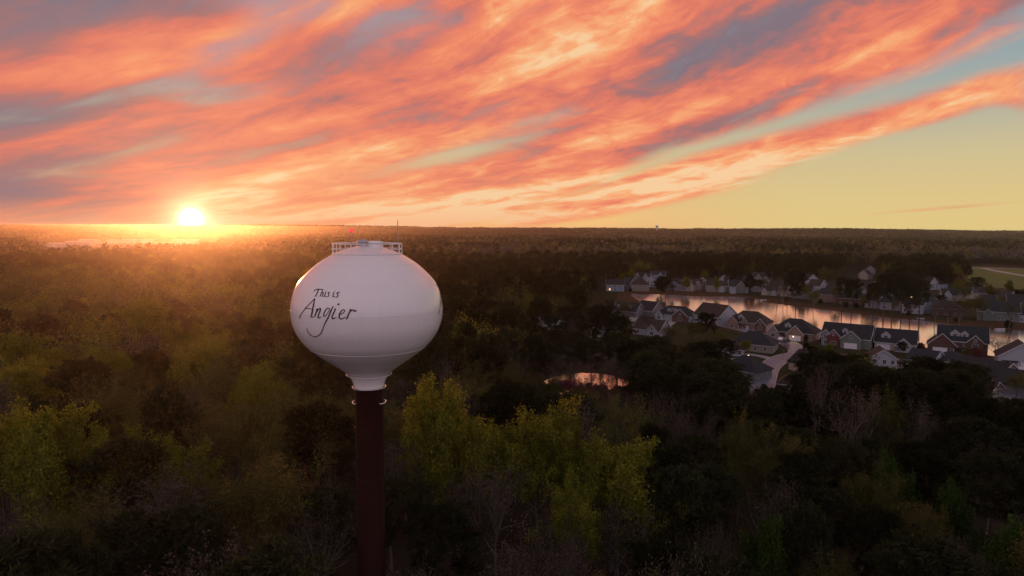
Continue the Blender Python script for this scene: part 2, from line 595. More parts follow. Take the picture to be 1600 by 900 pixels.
# neck and column
NZ = ZE + BOWL[-1][1]
NECK_B = NZ - 1.5
neck = [(BOWL[-1][0], NZ)] + [(1.66 + (2.22 - 1.66) * (1 - t) ** 1.6, NZ - 0.1 - 1.4 * t) for t in (0, .2, .4, .6, .8, 1)]
MB().lathe(neck, 64).build('neck', white_paint, tower, True)
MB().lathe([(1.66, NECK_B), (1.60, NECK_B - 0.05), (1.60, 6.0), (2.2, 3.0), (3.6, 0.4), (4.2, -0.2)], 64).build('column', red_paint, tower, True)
for dz, rr in ((NZ - 0.05, 2.50), (NECK_B - 0.02, 1.86)):
    h = MB().tube([(rr * math.cos(t), rr * math.sin(t), dz) for t in (2 * math.pi * i / 64 for i in range(64))], 0.032, 8, True)
    for i in range(8):
        a = 2 * math.pi * (i + .5) / 8
        h.tube([((rr - 0.4) * math.cos(a), (rr - 0.4) * math.sin(a), dz - 0.05), (rr * math.cos(a), rr * math.sin(a), dz)], 0.03, 6)
    h.build('hoop_rail', rail_paint, tower, True)
for a0 in (0, 180):                              # short curved brackets left and right of the stem
    dz = NECK_B - 1.76
    pts = [(1.86 * math.cos(R(a0 + q)), 1.86 * math.sin(R(a0 + q)), dz) for q in range(-34, 35, 4)]
    pts = [(p[0] * .84, p[1] * .84, dz) for p in pts[:1]] + pts + [(p[0] * .84, p[1] * .84, dz) for p in pts[-1:]]
    MB().tube(pts, 0.05, 8).build('bracket', rail_paint, tower, True)
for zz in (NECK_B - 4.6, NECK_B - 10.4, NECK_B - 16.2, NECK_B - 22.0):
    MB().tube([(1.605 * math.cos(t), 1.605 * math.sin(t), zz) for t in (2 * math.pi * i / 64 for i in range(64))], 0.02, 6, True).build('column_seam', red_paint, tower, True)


def bowl_r(z):                                   # radius of the bowl at a height above its widest ring
    for (r0, z0), (r1, z1) in zip(BOWL[:-1], BOWL[1:]):
        if z1 <= z <= z0:
            return r0 + (r1 - r0) * (z0 - z) / (z0 - z1)
    return 0.0


for zz in (TOP_Z - 0.95, -0.02, -4.35):    # weld seams
    r = bowl_r(zz)
    MB().tube([(r * math.cos(t), r * math.sin(t), zz + ZE) for t in (2 * math.pi * i / 128 for i in range(128))], 0.028, 6, True).build('weld_seam', white_paint, tower, True)

# guard rail on top
RZ, RR_ = ZE + TOP_Z, TOP_R - 0.06
NP = 16
for k in range(NP):
    a = 2 * math.pi * (k + 0.35) / NP
    x, y = RR_ * math.cos(a), RR_ * math.sin(a)
    MB().tube([(x, y, RZ - 0.08), (x, y, RZ + 1.22)], 0.045, 6).build('rail_post', rail_paint, tower)
for hh, w in ((1.22, 0.060), (0.62, 0.042), (0.10, 0.05)):
    MB().tube([(RR_ * math.cos(t), RR_ * math.sin(t), RZ + hh) for t in (2 * math.pi * i / 72 for i in range(72))], w, 6, True).build('guard_rail', rail_paint, tower, True)
# vent with its mushroom cap, hatch, beacon and antenna
VX = -0.45
vz = RZ + 0.85
MB().lathe([(0.42, vz - 0.1), (0.42, vz + 0.5)], 24).build('vent_pipe', grey_metal, tower, True).location = (VX, -0.5, 0)
MB().lathe([(0.05, vz + 0.86), (0.36, vz + 0.80), (0.58, vz + 0.66), (0.62, vz + 0.48), (0.44, vz + 0.46)], 24).build('vent_cap', grey_metal, tower, True).location = (VX, -0.5, 0)
hb = MB().lathe([(0.95, vz - 0.25), (0.95, vz + 0.42), (0.0, vz + 0.46)], 28).build('hatch_neck', white_paint, tower, True)
hb.location = (0.75, 0.3, 0)
hl = MB().lathe([(1.02, vz + 0.44), (1.02, vz + 0.56), (0.5, vz + 0.66), (0.0, vz + 0.68)], 28).build('hatch_lid', white_paint, hb, True)
MB().tube([(1.35, -0.2, vz + .1), (1.7, -0.2, vz + .1), (1.7, -0.2, vz + .5)], 0.05, 6).build('overflow_pipe', grey_metal, tower)
bp = MB().tube([(-2.15, 1.6, RZ + 0.2), (-2.15, 1.6, RZ + 2.45)], 0.05, 6).build('beacon_post', mast_metal, tower)


def emit(name, col, st):
    m = bpy.data.materials.new(name)
    m.use_nodes = True
    bs = m.node_tree.nodes['Principled BSDF']
    bs.inputs['Base Color'].default_value = (*col, 1)
    bs.inputs['Emission Color'].default_value = (*col, 1)
    bs.inputs['Emission Strength'].default_value = st
    return m


beacon_m = emit('beacon_red', (1.0, .05, .08), 0.9)
MB().lathe([(0.0, RZ + 2.42), (0.2, RZ + 2.44), (0.23, RZ + 2.6), (0.19, RZ + 2.8), (0.0, RZ + 2.88)], 20).build('beacon_light', beacon_m, bp, True).location = (-2.15, 1.6, 0)
MB().lathe([(0.0, RZ + 2.36), (0.26, RZ + 2.38), (0.26, RZ + 2.43), (0.0, RZ + 2.44)], 20).build('beacon_base', mast_metal, bp, True).location = (-2.15, 1.6, 0)
AZ = depth_pt(617, 344, TD + 1.5).z
am = MB().tube([(3.15, 1.5, RZ + 0.1), (3.15, 1.5, RZ + 1.9), (3.15, 1.5, AZ)], [0.075, 0.06, 0.035], 6).build('antenna_mast', mast_metal, tower)
MB().tube([(3.15, 1.5, AZ - 1.0), (3.15, 1.5, AZ - .8)], 0.06, 6).build('antenna_coil', mast_metal, am)

# lettering: strokes in the photo's own outline, laid on the curved tank and given a paint film's thickness
T_ = [[(415, 217, 5), (421, 197, 7), (442, 184, 10), (485, 180, 10), (533, 184, 7)], [(473, 184, 12), (458, 225, 12), (437, 266, 12)], [(418, 269, 5), (436, 267, 7), (453, 271, 5)],
      [(530, 180, 6), (517, 212, 11), (490, 275, 11)], [(497, 248, 5), (515, 226, 8), (533, 224, 11), (530, 245, 11), (522, 268, 10), (536, 274, 6)],
      [(553, 227, 5), (565, 224, 9), (551, 262, 10), (554, 274, 9), (568, 268, 5)], [(571, 196, 8), (566, 206, 9)],
      [(622, 226, 6), (606, 219, 9), (594, 229, 10), (604, 246, 11), (603, 264, 10), (588, 275, 8), (572, 275, 6)],
      [(655, 230, 5), (670, 226, 9), (656, 264, 10), (659, 277, 9), (677, 269, 5)], [(684, 200, 9), (679, 210, 9)],
      [(744, 227, 7), (724, 220, 10), (709, 233, 11), (721, 252, 12), (717, 271, 11), (702, 281, 9), (682, 280, 6)],
      # the large word
      [(430, 296, 9), (385, 341, 9), (322, 408, 9), (266, 476, 9), (241, 517, 10), (234, 556, 6)], [(427, 297, 9), (408, 390, 16), (388, 490, 18), (378, 524, 17), (392, 535, 11), (412, 527, 5)], [(296, 414, 6), (335, 427, 8), (392, 433, 7)],
      [(440, 446, 7), (460, 432, 12), (443, 478, 15), (424, 532, 15)], [(430, 510, 6), (462, 452, 9), (492, 425, 14), (496, 446, 15), (474, 505, 15), (468, 540, 15), (484, 546, 9), (508, 526, 5)],
      [(617, 432, 8), (592, 421, 11), (562, 449, 13), (541, 495, 14), (544, 523, 13), (565, 517, 8), (598, 472, 7), (622, 432, 7)],
      [(661, 396, 9), (630, 460, 15), (594, 545, 15), (553, 620, 12), (524, 700, 10), (498, 748, 9), (462, 777, 9), (422, 785, 9), (376, 767, 8), (341, 726, 7), (321, 673, 5)],
      [(672, 440, 5), (690, 431, 12), (663, 490, 15), (646, 532, 15), (658, 556, 13), (703, 537, 5)], [(716, 378, 14), (734, 368, 20), (727, 376, 14)],
      [(744, 503, 8), (785, 484, 9), (806, 456, 12), (790, 441, 11), (760, 463, 13), (737, 512, 16), (741, 548, 15), (772, 558, 11), (818, 533, 6)],
      [(868, 444, 6), (884, 439, 13), (860, 492, 17), (829, 562, 17)], [(846, 515, 6), (880, 463, 10), (916, 444, 14), (936, 461, 17), (960, 444, 7)]]


def on_tank(px, py, lift):
    d = ray(px, py)
    o = CAM - Vector((TX, TY, ZE))
    t, step = 58.0 / d.y, 0.05
    while t < 80:
        p = o + d * t
        if math.hypot(p.x, p.y) < bowl_r(p.z):
            break
        t += step
    lo, hi = t - step, t
    for _ in range(12):
        mid = (lo + hi) / 2
        p = o + d * mid
        if math.hypot(p.x, p.y) < bowl_r(p.z):
            hi = mid
        else:
            lo = mid
    p = o + d * lo
    n = Vector((p.x, p.y, (bowl_r(p.z - .1) - bowl_r(p.z + .1)) / .2 * math.hypot(p.x, p.y))).normalized()
    return p + n * lift


def lettering():
    mb = MB()
    for si, st_ in enumerate(T_):
        q = smooth_line(st_, 8)
        vs = []
        for i, (x, y, w) in enumerate(q):
            a, c = q[max(i - 1, 0)], q[min(i + 1, len(q) - 1)]
            d = Vector((c[0] - a[0], c[1] - a[1])).normalized()
            n = Vector((-d.y, d.x)) * (w * 0.5 + 1.3)
            for s_ in (1, -1):
                P = on_tank(440 + (x + n.x * s_) / 8.18, 430 + (y + n.y * s_) / 8.18, 0.012 + 0.0007 * si)
                vs.append((P.x, P.y, P.z + ZE))
        mb.add(vs, [(2 * i, 2 * i + 1, 2 * i + 3, 2 * i + 2) for i in range(len(q) - 1)])
    return mb.mesh('lettering', letter_paint)


let_me = lettering()
link('lettering', let_me, tower)
foot = on_tank(468.7, 497.8, 0)
best = min((abs(project(TX + foot.x * math.cos(a) - foot.y * math.sin(a), TY + foot.x * math.sin(a) + foot.y * math.cos(a), ZE + foot.z)[0] - 683.4), a) for a in [R(100 + 0.25 * i) for i in range(160)])
l2 = link('lettering', let_me, tower)
l2.rotation_euler = (0, 0, best[1] + R(2.5))


# ------------------------------------------------------------------ trees: grown branch by branch, a few of each kind, then copied
def unit(v):
    return v / (np.linalg.norm(v) + 1e-9)


def perp_dirs(d):
    a = np.cross(d, (0.0, 0.0, 1.0)) if abs(d[2]) < 0.95 else np.cross(d, (1.0, 0.0, 0.0))
    a = unit(a)
    return a, np.cross(d, a)


def grow(seed, H, levels, first, kids, angs, ratio, clear, lean, up, wig, r0):
    """returns segments [(p0, p1, r0, r1, level)] and twig ends [(p, d)]"""
    rs = np.random.RandomState(seed)
    segs, ends = [], []
    todo = [(np.zeros(3), unit(np.array([rs.normal(0, lean), rs.normal(0, lean), 1.0])), H * first, r0, 0)]
    while todo:
        p, d, L, r, lv = todo.pop()
        ns = (7, 5, 4, 3, 2, 2)[lv]
        pts, ds, rr = [p], [d], [r]
        for i in range(ns):
            d = unit(d + rs.normal(0, wig * (0.35 if lv == 0 else 1.0), 3) + np.array([0, 0, up * (1 if lv else .5)]))
            p = p + d * (L / ns)
            pts.append(p)
            ds.append(d)
            rr.append(r * (1 - (0.55 if lv < levels else 0.8) * (i + 1) / ns))
            segs.append((pts[-2], p, rr[-2], rr[-1], lv))
        if lv >= levels - 1:
            ends += [(q, e) for q, e in zip(pts[1:], ds[1:])]
        if lv < levels:
            k = kids[lv]
            ph = rs.uniform(0, 6.28)
            for j in range(k):
                t = clear[lv] + (1 - clear[lv]) * ((j + rs.uniform(0.2, 0.9)) / k)
                if j == k - 1:
                    t = 1.0
                t = min(t, 1.0)
                i = min(int(t * ns), ns - 1)
                f = t * ns - i
                q = pts[i] * (1 - f) + pts[i + 1] * f
                e = ds[i + 1]
                a, b = perp_dirs(e)
                ph += 2.4 + rs.normal(0, .3)
                an = math.radians(rs.uniform(*angs[lv])) * (0.4 if j == k - 1 else 1.0)
                nd = unit(e * math.cos(an) + (a * math.cos(ph) + b * math.sin(ph)) * math.sin(an))
                todo.append((q, nd, L * ratio[lv] * rs.uniform(0.75, 1.2) * (1.15 - 0.35 * t), max(rr[i + 1] * 0.62, 0.012), lv + 1))
    return segs, ends


def grow_pine(seed, H, W, base, nb):
    rs = np.random.RandomState(seed)
    segs, ends = [], []
    p = np.zeros(3)
    d = unit(np.array([rs.normal(0, .02), rs.normal(0, .02), 1.0]))
    N = 12
    pts = [p]
    for i in range(N):
        d = unit(d + rs.normal(0, .012, 3) + np.array([0, 0, .05]))
        p = p + d * (H * 0.97 / N)
        pts.append(p)
        segs.append((pts[-2], p, 0.30 * (1 - .86 * i / N), 0.30 * (1 - .86 * (i + 1) / N), 0))
    ph = 0
    for j in range(nb):
        t = (j + rs.uniform(0, 1)) / nb
        z = base + (1 - base) * t ** 0.85
        i = min(int(z * N), N - 1)
        f = z * N - i
        q = pts[i] * (1 - f) + pts[i + 1] * f
        ph += 2.4 + rs.normal(0, .4)
        prof = (math.sin(math.pi * min(1, (t * 0.80 + 0.20))) ** 0.7 + 0.10) * rs.uniform(0.55, 1.12)
        L = W * 0.5 * prof
        dd = unit(np.array([math.cos(ph), math.sin(ph), rs.uniform(-.10, .25) + .75 * t]))
        bp = [q]
        for s_ in range(4):
            dd = unit(dd + rs.normal(0, .10, 3) + np.array([0, 0, .10]))
            bp.append(bp[-1] + dd * L / 4)
            segs.append((bp[-2], bp[-1], 0.075 * (1 - s_ * .2), 0.075 * (1 - (s_ + 1) * .2), 1))
            if s_ >= 1:
                for c in range(3):
                    a, b = perp_dirs(dd)
                    w = rs.uniform(0, 6.28)
                    sd = unit(dd * 0.8 + (a * math.cos(w) + b * math.sin(w)) * 0.8 + np.array([0, 0, .15]))
                    e = bp[-1] + sd * L * rs.uniform(.14, .30)
                    segs.append((bp[-1], e, 0.03, 0.012, 2))
                    ends.append((e, sd))
        ends.append((bp[-1], dd))
    ends.append((pts[-1], d))
    return segs, ends


def tubes(segs, k):
    if not segs:
        return np.zeros((0, 3)), np.zeros((0, 4), int)
    p0 = np.array([s[0] for s in segs])
    p1 = np.array([s[1] for s in segs])
    r0 = np.array([s[2] for s in segs])[:, None]
    r1 = np.array([s[3] for s in segs])[:, None]
    d = p1 - p0
    d /= np.linalg.norm(d, axis=1, keepdims=True) + 1e-9
    ref = np.where(np.abs(d[:, 2:3]) < .95, np.array([[0, 0, 1.0]]), np.array([[1.0, 0, 0]]))
    a = np.cross(d, ref)
    a /= np.linalg.norm(a, axis=1, keepdims=True) + 1e-9
    b = np.cross(d, a)
    vs = []
    for j in range(k):
        t = 2 * math.pi * j / k
        o = a * math.cos(t) + b * math.sin(t)
        vs += [p0 + o * r0, p1 + o * r1]
    n = len(segs)
    v = np.stack(vs, 1).reshape(-1, 3)
    base = (np.arange(n) * 2 * k)[:, None]
    f = np.concatenate([base + np.array([[2 * j, 2 * ((j + 1) % k), 2 * ((j + 1) % k) + 1, 2 * j + 1]]) for j in range(k)], 0)
    return v, f


def leaves(rs, ends, per, spread, size, aspect=0.6, along=False):
    """small bent leaf sprays round the twig ends"""
    P = np.repeat(np.array([e[0] for e in ends]), per, 0)
    D = np.repeat(np.array([e[1] for e in ends]), per, 0)
    n = len(P)
    if along:                                       # needles radiating from the shoot
        q = D * 0.7 + rs.normal(0, .75, (n, 3)) + np.array([0, 0, .25])
        q /= np.linalg.norm(q, axis=1, keepdims=True)
        c = P + rs.normal(0, spread, (n, 3))
    else:
        q = rs.normal(0, 1, (n, 3)) + D * .3
        q /= np.linalg.norm(q, axis=1, keepdims=True)
        c = P + rs.normal(0, spread, (n, 3))
    w = np.cross(q, rs.normal(0, 1, (n, 3)))
    w /= np.linalg.norm(w, axis=1, keepdims=True) + 1e-9
    s_ = size * rs.uniform(.6, 1.3, (n, 1))
    h = q * s_
    w = w * s_ * aspect * .5
    v = np.stack([c, c + h * .5 + w, c + h, c + h * .45 - w], 1).reshape(-1, 3)
    f = np.arange(n * 4).reshape(-1, 4)
    return v, f, np.repeat(rs.uniform(0, 1, n), 4)


def np_mesh(name, v, f, mats, mi=None, tint=None, smooth=False):
    me = bpy.data.meshes.new(name)
    me.vertices.add(len(v))
    me.vertices.foreach_set('co', np.ascontiguousarray(v, dtype=np.float32).ravel())
    me.loops.add(f.size)
    me.loops.foreach_set('vertex_index', f.astype(np.int32).ravel())
    me.polygons.add(len(f))
    me.polygons.foreach_set('loop_start', np.arange(0, f.size, f.shape[1], dtype=np.int32))
    for m in mats:
        me.materials.append(m)
    if mi is not None:
        me.polygons.foreach_set('material_index', mi.astype(np.int32))
    if tint is not None:
        at = me.attributes.new('tint', 'FLOAT', 'POINT')
        at.data.foreach_set('value', tint.astype(np.float32))
    if smooth:
        me.polygons.foreach_set('use_smooth', np.ones(len(f), bool))
    me.update(calc_edges=True)
    return me


bark_grey = mat('bark_grey', (.115, .110, .102), 0.9, 0.3, 3.0, 0.1, rnd=0.25)
bark_brown = mat('bark_brown', (.060, .046, .036), 0.9, 0.3, 3.0, 0.1, rnd=0.25)
twig_m = leaf_mat('twig_grey_brown', (.045, .037, .030), (.088, .074, .058), 0.1, 0.25, 0.012)
twig_red = leaf_mat('twig_red_bud', (.085, .030, .024), (.15, .060, .045), 0.2, 0.2, 0.012)
twig_pink = leaf_mat('blossom_pink', (.17, .035, .065), (.30, .085, .12), 0.3, 0.2, 0.012)
leaf_spring = leaf_mat('leaf_spring_green', (.072, .092, .011), (.235, .240, .034), 0.42, 0.16, 0.014)
leaf_olive = leaf_mat('leaf_olive', (.056, .060, .018), (.130, .128, .038), 0.35, 0.25, 0.015)
leaf_green = leaf_mat('leaf_fresh_green', (.024, .052, .010), (.058, .100, .020), 0.35, 0.25, 0.012)
needle_m = leaf_mat('pine_needle', (.013, .017, .008), (.036, .040, .017), 0.12, 0.35, 0.015)

PROTO = {}                                           # kind -> list of (trunk mesh, crown mesh, width, height)


def finish(kind, segs, v, f, t, leaf_m, bark, twigmat, wood_lv, lod=False):
    wood = [] if lod else [s for s in segs if s[4] <= wood_lv]
    twig = segs if lod else [s for s in segs if s[4] > wood_lv]
    tv, tf = tubes(wood, 3 if lod else 6)
    gv, gf = tubes(twig, 3)
    if len(gv):
        gv2, gf2 = gv, gf
        allv = np.concatenate([gv2, v], 0)
        allf = np.concatenate([gf2, f + len(gv2)], 0)
        mi = np.concatenate([np.ones(len(gf2)), np.zeros(len(f))])
        tint = np.concatenate([np.full(len(gv2), .5), t])
    else:
        allv, allf, mi, tint = v, f, np.zeros(len(f)), t
    Hh = allv[:, 2].max()
    rad = np.hypot(allv[:, 0], allv[:, 1])
    Wd = 2 * np.percentile(rad, 93)
    tm = None if lod else np_mesh(kind + '_trunk', tv, tf, [bark], smooth=True)
    cm = np_mesh(kind + '_crown', allv, allf, [leaf_m, twigmat], mi, tint)
    PROTO.setdefault(kind, []).append((tm, cm, Wd, Hh))


def make_broad(kind, seed, leaf_m, H=22, per=8, size=.42, spread=.42, lv4=3, twigmat=twig_m, bark=bark_grey, wide=1.0, lod=False, leafy=True):
    rs = np.random.RandomState(seed + 500)
    segs, ends = grow(seed, H, 4, 0.46, (7, 6, 5, lv4), ((18, 52 * wide), (28, 62), (25, 65), (25, 70)), (1.02, .56, .52, .55), (.42, .30, .25, .2), .05, .10, .16, .34)
    if lod:
        keep = rs.permutation(len(ends))[:max(60, len(ends) // 3)]
        ends = [ends[i] for i in keep]
        segs = [s for s in segs if s[4] <= 2]
        v, f, t = leaves(rs, ends, max(1, per // 3), spread * 1.35, size * 1.55, .8)
    else:
        v, f, t = leaves(rs, ends, per, spread, size, .7)
    finish(kind, segs, v, f, t, leaf_m, bark, twigmat, 1 if lod else 2, lod)


def make_pine(kind, seed, H=22, W=9, base=.45, nb=46, lod=False):
    rs = np.random.RandomState(seed + 900)
    segs, ends = grow_pine(seed, H, W, base, nb)
    if lod:
        ends = [e for i, e in enumerate(ends) if i % 2 == 0]
        segs = [s for s in segs if s[4] < 2]
        v, f, t = leaves(rs, ends, 10, .30, 1.15, .36, True)
    else:
        v, f, t = leaves(rs, ends, 26, .24, .78, .20, True)
    finish(kind, segs, v, f, t, needle_m, bark_brown, bark_brown, 1, lod)


for sd in (1, 2, 3):
    make_broad('leafy', sd, leaf_spring, 23, 19, .37, .42, wide=1.1)
for sd in (11, 12, 13):
    make_broad('olive', sd, leaf_olive, 21, 9, .28, .36)
for sd in (21, 22, 23):
    make_broad('bare', sd, twig_m, 21, 2, .30, .30)
make_broad('red', 31, twig_red, 18, 4, .28, .30, wide=1.15)
make_broad('redbud', 41, twig_pink, 9, 5, .22, .25, wide=1.2, bark=bark_brown)
for sd in (51, 52):
    make_broad('green', sd, leaf_green, 14, 8, .40, .40)
make_pine('pine', 61, 22, 10, .42, 50)
make_pine('pine', 62, 24, 9, .55, 40)
make_pine('pine', 63, 20, 12, .30, 58)
make_pine('pine', 64, 21, 11, .48, 44)
for sd in (71, 72, 73):
    make_broad('olive_far', sd, leaf_olive, 20, 6, .46, .5, lod=True)
for sd in (74, 75):
    make_broad('leafy_far', sd, leaf_spring, 20, 6, .46, .5, lod=True)
for sd in (76, 77, 78):
    make_broad('bare_far', sd, twig_m, 20, 4, .36, .45, lod=True)
for sd, w, bs, nb in ((81, 9, .5, 44), (82, 10, .4, 50), (83, 8, .58, 36)):
    make_pine('pine_far', sd, 22, w, bs, nb, lod=True)

NAMES = {'leafy': ('leafy_tree', 'tree'), 'olive': ('budding_tree', 'tree'), 'bare': ('bare_tree', 'tree'), 'red': ('red_budding_tree', 'tree'), 'redbud': ('redbud_tree', 'tree'),
         'green': ('green_tree', 'tree'), 'pine': ('pine_tree', 'pine tree')}
trs = random.Random(7)
TREES = []                                           # (x, y, kind, px, py of the top, height, width, label or None)


def put_tree(kind, x, y, H, W, label, group=None, var=None, cat=None, z=0.0):
    lst = PROTO[kind]
    tm, cm, w0, h0 = lst[trs.randrange(len(lst)) if var is None else var % len(lst)]
    nm, ct = NAMES[kind]
    t = thing(nm, label, cat or ct, (x, y, z), trs.uniform(0, 6.28), group)
    a, c = link('trunk', tm, t), link('crown', cm, t)
    sx = W / w0
    for o in (a, c):
        o.scale = (sx, sx, H / h0)
    return t


# ------------------------------------------------------------------ the woods
def interp(tab, x):
    if x <= tab[0][0]:
        return tab[0][1]
    for (a, b), (c, d) in zip(tab[:-1], tab[1:]):
        if x <= c:
            return b + (d - b) * (x - a) / (c - a)
    return tab[-1][1]


SKYLINE = [(-200, 380), (800, 470), (830, 505), (950, 540), (985, 530), (1010, 535), (1060, 540), (1130, 552), (1172, 600), (1255, 606), (1285, 556), (1350, 552), (1400, 582), (1440, 560), (1530, 566), (1550, 622), (1800, 622)]
PONDLINE = [(800, 300), (826, 618), (1004, 626), (1030, 300)]


def top_limit(px, D):
    y = interp(SKYLINE, px) if D < 330 else 0
    if 812 < px < 1012 and D < 186:
        y = max(y, 600)
    return y


FIELD_EX = [(1486, 412), (1720, 418), (1720, 486), (1600, 472), (1540, 462), (1500, 446)]
CLEAR_EX = [(30, 375), (352, 375), (352, 391), (300, 402), (120, 413), (30, 410)]
POND2_EX = gp(smooth_loop([(812, 646), (826, 600), (866, 578), (920, 574), (970, 578), (1008, 594), (1014, 626), (960, 647), (880, 657)]))


def blocked(x, y):
    if inside(VILLAGE, x, y) or inside(POND2_EX, x, y):
        return True
    if math.hypot(x - TX, y - TY) < 7:
        return True
    px, py = project(x, y, 0)
    return inside(FIELD_EX, px, py) or inside(CLEAR_EX, px, py)


